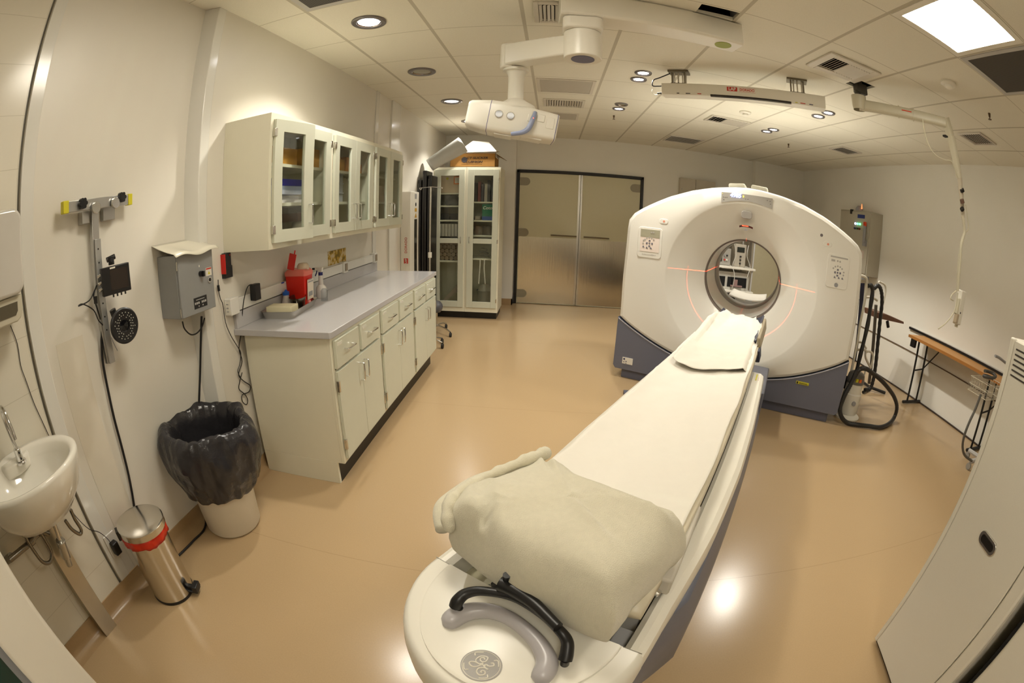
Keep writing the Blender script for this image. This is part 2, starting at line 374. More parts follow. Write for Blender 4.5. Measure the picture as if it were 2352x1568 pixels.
def vent(x0, x1, y0, y1, n, axis, label, tilt=35, frame=.03, extra=None, backcol=DARK, w_=None):
    t = thing('air_vent', label, 'air vent', ((x0+x1)/2, (y0+y1)/2, CZ), 0, 'ceiling air vents')
    part('backing', MB().box(x0+.01, x1-.01, y0+.01, y1-.01, CZ-.003, CZ-.0005), backcol, t)
    z0, z1 = CZ-.014, CZ
    part('frame', MB().box(x0-frame, x0, y0-frame, y1+frame, z0, z1).box(x1, x1+frame, y0-frame, y1+frame, z0, z1).box(x0, x1, y0-frame, y0, z0, z1).box(x0, x1, y1, y1+frame, z0, z1), vent_w, t, bev=.004)
    for i in range(n):
        if axis == 0:   # slats spread along x
            c = x0+(x1-x0)*(i+.5)/n; hw = (x1-x0)/n*(w_ or .42); M = Matrix.Translation((c, 0, CZ-.012)) @ Matrix.Rotation(R(tilt if i > n*.4 else -tilt), 4, 'Y')
            part('slat', MB().box(-hw, hw, y0+.004, y1-.004, -.001, .001, M), vent_w, t)
        else:
            c = y0+(y1-y0)*(i+.5)/n; hw = (y1-y0)/n*(w_ or .42); M = Matrix.Translation((0, c, CZ-.012)) @ Matrix.Rotation(R(tilt), 4, 'X')
            part('slat', MB().box(x0+.004, x1-.004, -hw, hw, -.001, .001, M), vent_w, t)
vent(1.70, 2.02, 2.31, 2.53, 14, 0, 'large slatted supply vent near the ceiling light panel, right of the laser bar', 38, .06)
vent(-.10, .01, 2.36, 2.60, 5, 0, 'slatted vent tucked behind the left end of the ceiling beam', 30, .03)
vent(-.095, .275, 4.70, 4.98, 14, 0, 'long slatted vent right of the hanging injector column', 32, .03)
vent(1.68, 2.09, 4.64, 4.88, 12, 0, 'slatted vent beyond the laser bar above the scanner', 36, .03)
vent(1.60, 2.07, 6.16, 6.62, 8, 1, 'dark far vent above the scanner near the back wall', 5, .015, w_=.2)
vent(3.42, 3.72, 4.60, 4.88, 8, 1, 'small far vent in the ceiling right of the scanner', 12, .02, w_=.22)
vent(3.40, 3.68, 2.30, 2.56, 9, 1, 'small vent in the ceiling by the right wall', 12, .02, w_=.22)
for (x0, x1, y0, y1), l in (((-.17, .35, 3.92, 4.40), 'flat access panel in the ceiling beyond the hanging column'), ((-.1, .28, 5.35, 5.75), 'faint flat access panel nearest the back doors')):
    t = thing('access_panel', l, 'ceiling panel', ((x0+x1)/2, (y0+y1)/2, CZ))
    part('panel', MB().box(x0+.03, x1-.03, y0+.03, y1-.03, CZ-.004, CZ), mat('panel_grey', (188, 182, 170), .6), t)
    part('frame', MB().box(x0, x0+.028, y0, y1, CZ-.007, CZ).box(x1-.028, x1, y0, y1, CZ-.007, CZ).box(x0+.028, x1-.028, y0, y0+.028, CZ-.007, CZ).box(x0+.028, x1-.028, y1-.028, y1, CZ-.007, CZ), vent_w, t)
for x, y, l in ((2.426, 1.879, 'white smoke detector on the ceiling above the jointed arm'), (1.884, 4.235, 'white smoke detector on the ceiling above the laser bar end')):
    t = thing('smoke_detector', l, 'smoke detector', (x, y, CZ))
    part('base', MB().lathe([(.062, 0), (.062, -.012), (.052, -.02), (.0005, -.022)], (x, y, CZ), 28), WHITE, t)
    part('sensor_head', MB().lathe([(.03, -.018), (.03, -.036), (.02, -.042), (.0005, -.043)], (x, y, CZ), 20), WHITE, t)
for x, y, l in ((3.0, 1.896, 'sprinkler head at the right of the ceiling'), (.681, 5.312, 'sprinkler head beyond the small unlit downlight'), (2.979, 5.267, 'sprinkler head above the far side of the scanner')):
    single('sprinkler_head', MB().cyl((x, y, CZ), (x, y, CZ-.03), .012, .008, 10).cyl((x, y, CZ-.03), (x, y, CZ-.045), .004, .004, 8).cyl((x, y, CZ-.045), (x, y, CZ-.048), .016, .016, 12), mat('brass_dull', (96, 78, 60), .5, metal=.5), l, 'sprinkler')

# ------------------------------------------------------------------ frame of the scanner and its table
GC = Vector((1.626, 3.591, 0)); GA = R(-28.5)
GM = Matrix.Translation(GC) @ Matrix.Rotation(GA, 4, 'Z')
GT = GM @ Matrix.Translation((.03, -2, 0)) @ Matrix.Rotation(R(-1.23), 4, 'Z') @ Matrix.Translation((-.03, 2, 0))   # the table stands a touch askew

g = thing('ct_scanner_gantry', 'large white ring shaped scanner with slate blue base and round bore', 'scanner', M=GM)
half = [(1.105, .10), (1.11, .55), (1.105, .95), (1.09, 1.30), (1.082, 1.47), (1.066, 1.515), (1.03, 1.552), (.985, 1.585), (.86, 1.655), (.71, 1.728), (.5, 1.802), (.31, 1.846), (.12, 1.872), (0, 1.878)]
def outline(x):   # height of the silhouette at |x|
    x = abs(x)
    for (a, b), (c, d) in zip(half, half[1:]):
        if c <= x <= a and a != c: return d+(b-d)*(x-c)/(a-c)
    return half[-1][1]
out = half+[(-a, b) for a, b in half[::-1][1:]]       # right bottom, over the top, to left bottom
low = lambda x: .245+.278*x*x
zc1, r1, zc2, r2, DEP = 1.046, .69, 1.075, .345, .17
# front shell: rings from outline to the cone edge to the bore rim
N = 96
angs = [math.pi*2*i/N - math.pi/2 for i in range(N)]
full = [(x, z) for x, z in out if z > .56]+[(x_, low(x_)) for x_ in [-1.1+2.2*i/24 for i in range(25)]]
full = full
def ray_poly(ox, oz, a, poly):
    dx, dz = math.cos(a), math.sin(a); best = 9
    for (x1_, z1_), (x2_, z2_) in zip(poly, poly[1:]+poly[:1]):
        ex, ez = x2_-x1_, z2_-z1_; den = dx*ez-dz*ex
        if abs(den) < 1e-9: continue
        t = ((x1_-ox)*ez-(z1_-oz)*ex)/den; u = ((x1_-ox)*dz-(z1_-oz)*dx)/den
        if t > 0 and -1e-6 <= u <= 1+1e-6: best = min(best, t)
    return best
rings = []
edge = [ray_poly(0, zc1, a, full) for a in angs]
def ring_at(f, y, back=False): return [Vector((math.cos(a)*f(i), y, zc1+math.sin(a)*f(i))) for i, a in enumerate(angs)]
rings.append(ring_at(lambda i: edge[i]+.004, .30)); rings.append(ring_at(lambda i: edge[i], .05)); rings.append(ring_at(lambda i: edge[i]-.012, .018)); rings.append(ring_at(lambda i: edge[i]-.04, .0))
rings.append(ring_at(lambda i: r1+(edge[i]-.04-r1)*.5, -.006)); rings.append(ring_at(lambda i: r1+.006, -.004)); rings.append(ring_at(lambda i: r1-.006, .002))
def cone_r(k):   # k 0..1
    return r1-.006+(r2+.012-r1+.006)*k
for k in (.2, .4, .6, .8, .93, 1):
    y = .006+(DEP-.006)*(.75*k+.25*k*k); zc = zc1+(zc2-zc1)*k; rr = cone_r(k)
    rings.append([Vector((math.cos(a)*rr, y, zc+math.sin(a)*rr)) for a in angs])
part('front_shell', MB().loft(rings, False), GANTRY, g, local=True, smooth=.5)
# bore
def bring(r, y): return [Vector((math.cos(a)*r, y, zc2+math.sin(a)*r)) for a in angs]
part('bore_rim', MB().loft([bring(r2+.013, DEP-.004), bring(r2, DEP+.002), bring(r2+.004, DEP+.06)], False), mat('rim_brown', (112, 100, 92), .35), g, local=True)
part('bore_tube', MB().loft([bring(r2+.002, DEP+.06), bring(r2-.005, .55), bring(r2-.005, .72)], False), GANTRY, g, local=True)
part('bore_inner_ring', MB().loft([bring(r2-.006, .72), bring(r2-.012, .73), bring(r2-.012, 1.0), bring(r2-.004, 1.02)], False), mat('inner_grey', (150, 146, 138), .35), g, local=True)
part('bore_far_rim', MB().loft([bring(r2-.006, 1.02), bring(r2+.02, 1.05), bring(r2+.1, 1.12)], False), GANTRY, g, local=True)
# side and rear shell (annular back)
def slim(i): return edge[i]
part('rear_shell', MB().loft([ring_at(lambda i: edge[i]+.004, .30), ring_at(lambda i: edge[i]-.004, .34), ring_at(lambda i: edge[i], .38), ring_at(lambda i: edge[i]-.01, 1.1), ring_at(lambda i: edge[i]-.06, 1.14), bring(r2+.1, 1.12)], False), GANTRY, g, local=True, smooth=.5)
# slate base following the curve
def base_poly(off=0):
    xs = [-1.1+2.2*i/40 for i in range(41)]
    return [(x, low(x)-.004) for x in xs]+[(1.105, .59), (1.108, .50), (1.112, .12), (1.09, .09), (-1.09, .09), (-1.112, .12), (-1.108, .50), (-1.105, .59)]
part('base_cover', MB().prism(base_poly(), 1, .004, 1.1), BLUEG, g, local=True, bev=.006, label='slate blue lower cover')
part('base_plinth', MB().box(-1.03, 1.03, .035, 1.06, 0, .095), mat('plinth_blue', (92, 94, 110), .45), g, local=True, bev=.004)
xs = [-1.1+2.2*i/40 for i in range(41)]
part('base_trim', MB().tube([(x, .004, low(x)-.005) for x in xs], .005, 8, 1), mat('trim_silver', (190, 192, 205), .25, metal=.6), g, local=True)
# display panel on top of the face
disp = mat('display_grey', (168, 164, 156), .3)
poly = [(-.23+.45*i/16, 1.812+.004*math.sin(math.pi*i/16)) for i in range(17)]+[(.22-.45*i/16, 1.722+.036*math.sin(math.pi*i/16)) for i in range(17)]
dp = part('display_panel', MB().prism(poly, 1, -.010, -.0025), disp, g, local=True)
FW = Matrix.Rotation(R(90), 4, 'X')     # text facing -Y
part('digits', MB().text('4985', .048, Matrix.Translation((-.105, -.012, 1.795)) @ FW, shear=.15, bold=.0012), emis('led_blue', (.25, .32, 1), 9), dp, local=True)
parts_each('indicator', MB().box(-.042, -.03, -.012, -.010, 1.786, 1.804).box(-.222, -.217, -.012, -.010, 1.797, 1.802), emis('led_amber', (.9, .75, .15), 1.5), dp, local=True)
mk = MB()
for x, z in ((-.215, 1.766), (-.2, 1.766), (-.185, 1.768), (-.212, 1.745), (-.02, 1.772), (.0, 1.772), (.17, 1.785), (.195, 1.78), (.2, 1.758)): mk.box(x, x+.008, -.0115, -.010, z, z+.007)
parts_each('icon', mk, mat('icon_grey', (112, 108, 104), .5), dp, local=True)
part('sensor_window', MB().prism(rrect(-.048, .048, 1.612, 1.675, .022), 1, -.012, .02), mat('window_grey', (156, 150, 142), .3), g, local=True, bev=.003)
part('laser_slot', MB().prism([(-.06+.12*i/8, 1.557-.010*abs(i/4-1)**2) for i in range(9)]+[(.06-.12*i/8, 1.541-.010*abs(i/4-1)**2) for i in range(9)], 1, .004, .035), mat('slot_dark', (70, 22, 18), .3), g, local=True)
part('laser_glow', MB().box(-.035, .02, .002, .0042, 1.546, 1.553), emis('laser_red', (1, .05, .02), 5), g, local=True)
part('sensor_dot', MB().box(-.012, .014, .004, .02, 1.513, 1.524), GREY, g, local=True)
# control panels left and right
dkbtn = mat('button_grey', (112, 110, 122), .4); lt = mat('button_light', (176, 172, 166), .4)
def control(cx, x0, x1, z0, z1, kind):
    base = part('control_panel', MB().prism(rrect(x0, x1, z0, z1, .028), 1, -.010, .004), GANTRY, g, local=True, bev=.003)
    ix0, ix1, iz0, iz1 = x0+.024, x1-.022, z0+.055, z1-.018
    col = mat('keypad_white', (240, 226, 216), .3) if kind == 'L' else GANTRY
    part('keypad', MB().prism(rrect(ix0, ix1, iz0, iz1, .004), 1, -.0125, -.009), col, base, local=True)
    mz = iz1-.07
    part('screen', MB().box(ix0, ix1, -.0140, -.0120, mz if kind == 'L' else iz1-.012, iz1), mat('screen_beige', (168, 164, 142), .3) if kind == 'L' else lt, base, local=True)
    kx, kz = (ix0+ix1)/2-.002, iz0+.075
    dk = MB(); r = .023
    for q in range(4):
        a = q*math.pi/2; px_, pz_ = kx+r*math.cos(a), kz+r*math.sin(a)
        tri = [(px_+.010*math.cos(a+t), pz_+.010*math.sin(a+t)) for t in (0, 1.0, 2.2, -2.2, -1.0)]
        dk.prism(tri, 1, -.0150, -.0120)
    dk.prism(circ(kx, kz, .008, 16), 1, -.0150, -.012)
    for dx_ in ((-.022, -.04), (.016, -.04), (-.055, -.034) if kind == 'L' else (.05, -.04)):
        dk.prism([(kx+dx_[0]-.009, kz+dx_[1]-.006), (kx+dx_[0]+.011, kz+dx_[1]-.008), (kx+dx_[0]-.002, kz+dx_[1]+.012)], 1, -.015, -.012)
    parts_each('arrow_button', dk, dkbtn, base, local=True)
    lb = MB()
    for j in range(5):
        a = R(145-25*j); lb.prism(circ(kx+.053*math.cos(a), kz+.053*math.sin(a), .0075, 12), 1, -.015, -.012)
    for q in ((-.058, -.004), (-.056, .022)) if kind == 'L' else ((.056, -.012), (.056, .012)): lb.prism(circ(kx+q[0], kz+q[1], .0075, 12), 1, -.015, -.012)
    for q in ((.014, .098), (.034, .1)) if kind == 'L' else ((-.01, .095), (.012, .093)): lb.prism(circ(kx+q[0], kz+q[1], .008, 12), 1, -.016, -.012)
    if kind == 'R': lb.box(ix0+.01, ix0+.045, -.016, -.012, iz1-.045, iz1-.028)
    parts_each('round_button', lb, lt, base, local=True)
    if kind == 'L': part('lettering', MB().text('DISCOVERY', .02, Matrix.Translation((cx, -.0105, z0+.028)) @ FW, font_scale=(1.25, .8)), lt, base, local=True)
    else: part('round_badge', MB().prism(circ(cx, z0+.028, .018, 24), 1, -.0125, -.009), GREY, base, local=True)
control(-.853, -.965, -.740, 1.165, 1.437, 'L'); control(.853, .749, .957, 1.168, 1.447, 'R')
for x, z in ((-.735, 1.503), (.737, 1.513)):
    bt = part('stop_button', MB().prism(rrect(x-.040, x+.040, z-.022, z+.022, .021, 8), 1, -.010, .002), GANTRY, g, local=True, bev=.003)
    part('symbol', MB().prism(circ(x+.003, z, .010, 16), 1, -.0115, -.009), mat('pale_orange', (226, 150, 124), .5), bt, local=True)
part('microphone', MB().prism(circ(.675, 1.577, .013, 20), 1, -.009, .0), mat('mic_grey', (108, 100, 104), .4), g, local=True)
lab = part('rating_label', MB().box(-1.02, -.915, -.001, .006, .15, .212), PAPER, g, local=True, label='white label with small navy marks')
mk = MB()
for x, z, s_ in ((-1.01, .188, .016), (-.985, .17, .009), (-1.007, .164, .008), (-.984, .153, .007)): mk.box(x, x+s_, -.0025, -.0005, z, z+s_)
parts_each('label_mark', mk, NAVY, lab, local=True)
yl = part('warning_label', MB().box(.645, .768, -.001, .006, .303, .327), YEL, g, local=True, label='small yellow warning label')
part('label_text', MB().box(.65, .664, -.0025, -.0005, .306, .324).box(.675, .76, -.0025, -.0005, .308, .311).box(.675, .75, -.0025, -.0005, .316, .319), INK, yl, local=True)
part('blue_cable_cover', MB().box(1.105, 1.15, .28, .40, .12, 1.1), mat('side_blue', (48, 52, 92), .4), g, local=True, bev=.01)
# two grey pads lying on top of the gantry
for s0, l in ((-.115, 'left grey foam pad lying on top of the scanner'), (.09, 'right grey foam pad lying on top of the scanner')):
    zz = outline(s0)+.004; sl = math.atan2(outline(s0+.06)-outline(s0-.06), .12)
    M = GM @ Matrix.Translation((s0, .28, zz)) @ Matrix.Rotation(-sl, 4, 'Y')
    o = thing('foam_pad', l, 'pad', M=M, group='pads on the scanner'); part('cushion', MB().box(-.078, .078, -.10, .10, 0, .044), mat('pad_grey', (170, 166, 148), .6, noise_amt=.05), o, local=True, bev=.018, seg=4)
    part('foot_strip', MB().box(-.07, .07, -.102, .102, -.002, .004), DARK, o, local=True)
# laser lines: slit lamps in the gantry's own apertures
def slit_lamp(name, loc, rot, axes, energy, spot, hw=.0028, lim=None):
    L = bpy.data.lights.new(name, 'SPOT'); L.energy = energy; L.color = (1, .05, .02); L.spot_size = R(spot); L.spot_blend = 0; L.shadow_soft_size = .0
    L.use_nodes = True; nt = L.node_tree; em = nt.nodes['Emission']
    tc = nt.nodes.new('ShaderNodeTexCoord'); sp = nt.nodes.new('ShaderNodeSeparateXYZ'); nt.links.new(tc.outputs['Normal'], sp.inputs[0]); last = None
    for a in axes:
        dv = nt.nodes.new('ShaderNodeMath'); dv.operation = 'DIVIDE'; nt.links.new(sp.outputs[a], dv.inputs[0]); nt.links.new(sp.outputs[2], dv.inputs[1])
        ab = nt.nodes.new('ShaderNodeMath'); ab.operation = 'ABSOLUTE'; nt.links.new(dv.outputs[0], ab.inputs[0])
        ls = nt.nodes.new('ShaderNodeMath'); ls.operation = 'LESS_THAN'; nt.links.new(ab.outputs[0], ls.inputs[0]); ls.inputs[1].default_value = hw
        if last:
            k = nt.nodes.new('ShaderNodeMath'); k.operation = 'MAXIMUM'; nt.links.new(last, k.inputs[0]); nt.links.new(ls.outputs[0], k.inputs[1]); last = k.outputs[0]
        else: last = ls.outputs[0]
    if lim:     # added slope mask cuts the fan off before it reaches the walls
        dv = nt.nodes.new('ShaderNodeMath'); dv.operation = 'DIVIDE'; nt.links.new(sp.outputs[1], dv.inputs[0]); nt.links.new(sp.outputs[2], dv.inputs[1])
        ls = nt.nodes.new('ShaderNodeMath'); ls.operation = 'LESS_THAN'; nt.links.new(dv.outputs[0], ls.inputs[0]); ls.inputs[1].default_value = lim
        k = nt.nodes.new('ShaderNodeMath'); k.operation = 'MULTIPLY'; nt.links.new(last, k.inputs[0]); nt.links.new(ls.outputs[0], k.inputs[1]); last = k.outputs[0]
    nt.links.new(last, em.inputs['Strength'])
    o = bpy.data.objects.new(name, L); C.objects.link(o); o.parent = g; o.matrix_local = Matrix.Translation(loc) @ rot
slit_lamp('laser_lamp', (0, .085, 1.50), Matrix.Identity(4), (0, 1), 85, 108, .002)                     # looks down: transverse arc and centre line
slit_lamp('laser_lamp', (-.325, .162, 1.10), Matrix.Rotation(R(-90), 4, 'Y'), (0,), 400, 100, .002, .155)
slit_lamp('laser_lamp', (.325, .162, 1.10), Matrix.Rotation(R(90), 4, 'Y'), (0,), 400, 100, .002, .155)

# ------------------------------------------------------------------ patient table
tb = thing('patient_table', 'long white scanner table with slate blue sides and rounded foot end', 'scanner table', M=GT)
def L_(s, t, z): return Vector((s, -t, z))
CX = .03
RZ = .80     # rail top
rail = []
ts = [1.52, 1.56, 1.75, 1.9, 2.2, 2.6, 2.95, 3.14, 3.25, 3.40]
HWT = [(1.52, .268), (1.56, .280), (2.2, .290), (2.6, .290), (2.95, .278), (3.14, .264), (3.25, .257), (3.41, .255)]
def hwid(t):
    for (a, b), (c, d) in zip(HWT, HWT[1:]):
        if t <= c: return b+(d-b)*max(0, t-a)/(c-a)
    return .255
for sg in (-1, 1):
    rings = []
    for t in ts:
        o_ = hwid(t); i_ = .208; e = .012 if t == 1.52 else 0
        prof = [(i_, RZ-.07), (i_, RZ-.012), (i_+.012, RZ-e), (o_-.022, RZ-.001-e), (o_-.006, RZ-.012-e), (o_, RZ-.035), (o_-.004, RZ-.10), (o_-.03, RZ-.12), (i_, RZ-.12)]
        rings.append([L_(CX+sg*a, t, z) for a, z in prof])
    part('side_rail', MB().loft(rings), WHITE, tb, local=True, smooth=.5)
yl = part('rail_label', MB().box(CX+.235, CX+.243, -1.69, -1.59, RZ, RZ+.0012), YEL, tb, local=True, label='thin yellow label')
parts_each('rail_mark', MB().box(CX+.250, CX+.253, -1.68, -1.675, RZ, RZ+.0012).box(CX+.250, CX+.253, -1.65, -1.645, RZ, RZ+.0012), REDINK, tb, local=True)
# foot end: rounded shell
endo = []
for i in range(41):
    a = math.pi*i/40; endo.append((CX-.255*math.cos(a), 3.40+.252*math.sin(a)))
def ring_end(sc, z, dt=0): return [L_(CX+(s-CX)*sc, 3.40+(t-3.40)*sc+dt, z) for s, t in endo]
part('foot_shell', MB().loft([ring_end(.93, RZ-.14), ring_end(.99, RZ-.10), ring_end(1, RZ-.05), ring_end(.99, RZ-.022), ring_end(.965, RZ-.006), ring_end(.93, RZ)]), WHITE, tb, local=True, smooth=.8)
inn = [(CX+(s-CX)*.80, 3.405+(t-3.40)*.88) for s, t in endo]
part('foot_panel', MB().loft([[L_(s, t, RZ-.002) for s, t in inn], [L_(CX+(s-CX)*.995, t, RZ+.006) for s, t in inn], [L_(CX+(s-CX)*.97, 3.405+(t-3.405)*.97, RZ+.009) for s, t in inn]]), WHITE, tb, local=True, smooth=.8)
parts_each('seam', MB().box(CX-.245, CX-.205, -3.4015, -3.4, RZ-.001, RZ+.0005).box(CX+.205, CX+.245, -3.4015, -3.4, RZ-.001, RZ+.0005), mat('seam_grey', (150, 146, 136), .6), tb, local=True)
# well in front of the cradle with mechanism plates
part('well_floor', MB().box(CX-.215, CX+.215, -3.43, -1.66, RZ-.10, RZ-.07), mat('well_beige', (196, 190, 160), .5), tb, local=True)
parts_each('well_plate', MB().box(CX-.13, CX-.075, -3.425, -3.36, RZ-.07, RZ-.045).box(CX+.17, CX+.205, -3.43, -3.33, RZ-.07, RZ-.03), GREY, tb, local=True, bev=.003)
part('lower_body', MB().loft([[L_(CX+s*k, t, z) for s, t in ((-.28, 1.7), (.28, 1.7), (.28, 3.12), (.22, 3.3), (-.22, 3.3), (-.28, 3.12))] for z, k in ((.30, .86), (.45, 1.09), (.62, 1.07), (RZ-.10, .98))]), BLUEG, tb, local=True, bev=.01, label='slate blue body below the rails')
part('pedestal', MB().box(CX-.24, CX+.24, -2.9, -1.1, 0, .32), BLUEG, tb, local=True, bev=.02)
part('gantry_link', MB().box(CX-.3, CX+.30, -.70, -.03, 0, .40), BLUEG, tb, local=True, bev=.012)
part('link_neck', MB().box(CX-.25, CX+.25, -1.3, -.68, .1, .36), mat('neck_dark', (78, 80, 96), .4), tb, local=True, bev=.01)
# cradle (curved carbon top) running towards the bore
def cradle(u, v):
    t = 3.36-u*2.14; s = (v-.5)*.42; z = .838+.020*(abs(v-.5)*2)**3+.03*max(0, 1-abs(t-1.2)/.5)*0
    return L_(CX+s, t, z)
part('cradle', MB().grid(cradle, 30, 16), mat('cradle_beige', (214, 204, 180), .35), tb, local=True, thick=.022)
parts_each('cradle_rail', MB().box(CX-.20, CX-.12, -3.3, -1.7, RZ-.08, .832).box(CX+.12, CX+.20, -3.3, -1.7, RZ-.08, .832).box(CX-.16, CX+.16, -1.75, -.7, .72, .832), LGREY, tb, local=True)
# grip at the foot end
grip = [(-.092, 3.545, .812), (-.083, 3.507, .822), (-.055, 3.478, .828), (-.015, 3.465, .83), (.033, 3.470, .83), (.080, 3.488, .828), (.112, 3.515, .822), (.118, 3.555, .812)]
def gw(t):
    q = abs(t-.5)*2; return (.0145+.012*q*q)*math.sqrt(max(.02, 1-q**9))
part('grip', MB().tube([L_(CX+a, b+.005, c) for a, b, c in grip], gw, 14), mat('grip_grey', (178, 174, 176), .3), tb, local=True, label='arched grey grip')
em = MB().prism(circ(0, 0, .036, 48), 2, 0, .0015)
EMP = GT @ Matrix.Translation(L_(CX+.018, 3.580, RZ+.009))
em.bm.transform(EMP)
emb = part('round_emblem', em, mat('emblem_grey', (150, 146, 140), .4), tb, label='grey round emblem with script initials')
E = MB()
T1 = EMP @ Matrix.Translation((0, 0, .0015))
def ln(pts, r=.0016): E.tube([T1 @ Vector((a, b, 0)) for a, b in pts], r, 6, 6)
E.tube([T1 @ Vector((.033*math.cos(a), .033*math.sin(a), 0)) for a in [2*math.pi*i/40 for i in range(41)]], .0007, 6, 1)
ln([(-.002, .013), (-.006, .016), (-.010, .013), (-.008, .008), (-.003, .007), (.001, .012), (.0, .019), (-.004, .021), (-.012, .017), (-.015, .008), (-.012, .001), (-.004, .000), (.0, .006)])
ln([(.001, .004), (-.003, -.006), (-.010, -.012), (-.018, -.010), (-.019, -.005), (-.013, -.001), (-.003, .0), (.008, .003)])
ln([(.010, .013), (.014, .016), (.018, .012), (.012, .006), (.006, .006), (.005, .001), (.011, -.001), (.016, -.001), (.007, -.002), (.001, -.009), (.003, -.017), (.011, -.020), (.017, -.014), (.014, -.008), (.009, -.009), (.009, -.013), (.012, -.013)])
for k in range(4):
    a = math.pi/2*k+.5; ln([(.030*math.cos(a+t), .030*math.sin(a+t)) for t in (0, .25, .5)]+[((.024)*math.cos(a+.6), (.024)*math.sin(a+.6))], .0013)
part('script_initials', E, mat('emblem_light', (218, 212, 198), .4), emb)
# head holder at the bore end
hh = thing('head_holder', 'dark padded head holder on the table end in front of the bore', 'head holder', M=GT @ Matrix.Translation(L_(CX, 1.0, .86)))
def hold(u, v):
    t = .48+u*.75; a = (v-.5)*2; s = .02+a*.165; z = .850+.062*abs(a)**2.4*(1-.5*u)
    return GT @ L_(CX+s, t, z)
part('shell', MB().grid(hold, 12, 18), mat('holder_dark', (52, 56, 72), .45), hh, thick=.014, label='slate coloured curved shell')
part('side_pad', MB().box(-.010, .012, -.36, .30, -.035, .045, GT @ Matrix.Translation(L_(CX+.205, .92, .875)) @ Matrix.Rotation(R(-10), 4, 'Y')), mat('pad_tan', (150, 138, 112), .6), hh, bev=.008)
part('strap', MB().box(-.012, .012, -.07, .07, -.035, .03, GT @ Matrix.Translation(L_(CX+.214, 1.30, .835)) @ Matrix.Rotation(R(-10), 4, 'Y')), mat('strap_navy', (38, 42, 62), .7), hh, bev=.004)

# ------------------------------------------------------------------ disposable sheets on the table
def sheet_long(u, v):
    t = 3.28-u*2.02; s = (v-.5)*2*(.203+.003*math.sin(u*23+v*2))-.002
    z = .856+.020*(abs(v-.5)*2)**3
    p = Vector((s*7, t*7, 0)); z += .006*noise.noise(p)+.004*noise.noise(p*2.2)+.012*max(0, 1-abs(u-.93)/.09)*math.sin(v*9)**2
    return GT @ L_(CX+s, t, z)
single('paper_sheet', MB().grid(sheet_long, 110, 44), PAPER, 'long white disposable sheet covering the scanner table', 'sheet', thick=.0015, smooth=3)
def sheet_head(u, v):
    # u 0 at the bore end .. 1 at the near hem; v 0 left .. 1 right
    a = (v-.5)*2; k = min(1, u*2.6)
    t = .50+u*1.40+u*(.05*math.sin(v*5+.4)-.06*abs(a)**4*(1 if a > 0 else .2))
    s = .006+.012*u+a*(.122+.066*k*k*(3-2*k))
    base = .850+.062*(abs(s-.02)/.165)**2.4*(1-.6*min(1, u*2)) if abs(s-.02) < .165 else .912
    w_ = min(1, max(0, (u-.35)/.4)); base = base*(1-w_)+(.866+.020*abs(a)**3)*w_
    hz = max(base, .862)+.010+.012*(1-u)
    p = Vector((s*9, t*9, 3)); hz += .009*noise.noise(p)+.004*noise.noise(p*2.5)+.006*math.sin(v*13+u*4)*max(0, 1-u*1.6)
    if u < .05 and abs(v-.42) < .2: hz += .006
    if a > .8 and u > .25: hz -= .05*(a-.8)/.2*min(1, (u-.25)*3)
    return GT @ L_(CX+s, t, hz)
single('pillow_sheet', MB().grid(sheet_head, 70, 40), mat('white_paper_thin', (220, 215, 202), .75, noise_amt=.02, noise_scale=40), 'short white disposable sheet draped over the head holder', 'sheet', thick=.0015, smooth=3)

# ------------------------------------------------------------------ folded blanket on the foot of the table
bl = thing('folded_blanket', 'thick pale beige fleece blanket folded square on the foot of the table', 'blanket', M=GT @ Matrix.Translation(L_(CX, 3.33, .86)))
fleece = mat('fleece', (212, 206, 184), .95, noise_amt=.07, noise_scale=90, bump=.35, bump_scale=500, sheen=.3)
OUT = [(-.235, 3.385), (-.250, 3.345), (-.225, 3.28), (-.195, 3.205), (-.182, 3.145), (-.150, 3.132), (-.106, 3.150), (.02, 3.188), (.07, 3.195), (.160, 3.188), (.200, 3.196), (.192, 3.25), (.172, 3.36), (.160, 3.445), (.139, 3.466), (.025, 3.458), (-.035, 3.455), (-.132, 3.430), (-.199, 3.420), (-.222, 3.408)]
def closed_curve(P, sub):
    out_ = []; n = len(P)
    for i in range(n):
        p0, p1, p2, p3 = [Vector((*P[(i+k) % n], 0)) for k in (-1, 0, 1, 2)]
        for k in range(sub):
            t = k/sub; out_.append(.5*((2*p1)+(p2-p0)*t+(2*p0-5*p1+4*p2-p3)*t*t+(3*p1-p0-3*p2+p3)*t**3))
    return out_
def crease(s, t, a, b, wd, dp):
    a = Vector(a); d = Vector(b)-a; q = Vector((s, t))-a; u = max(0, min(1, q.dot(d)/d.length_squared)); ds = (q-d*u).length
    return -1.5*dp*(math.exp(-(ds/wd)**2)-.5*math.exp(-((ds-1.8*wd)/wd)**2))*math.sin(math.pi*min(1, .15+u*.85))
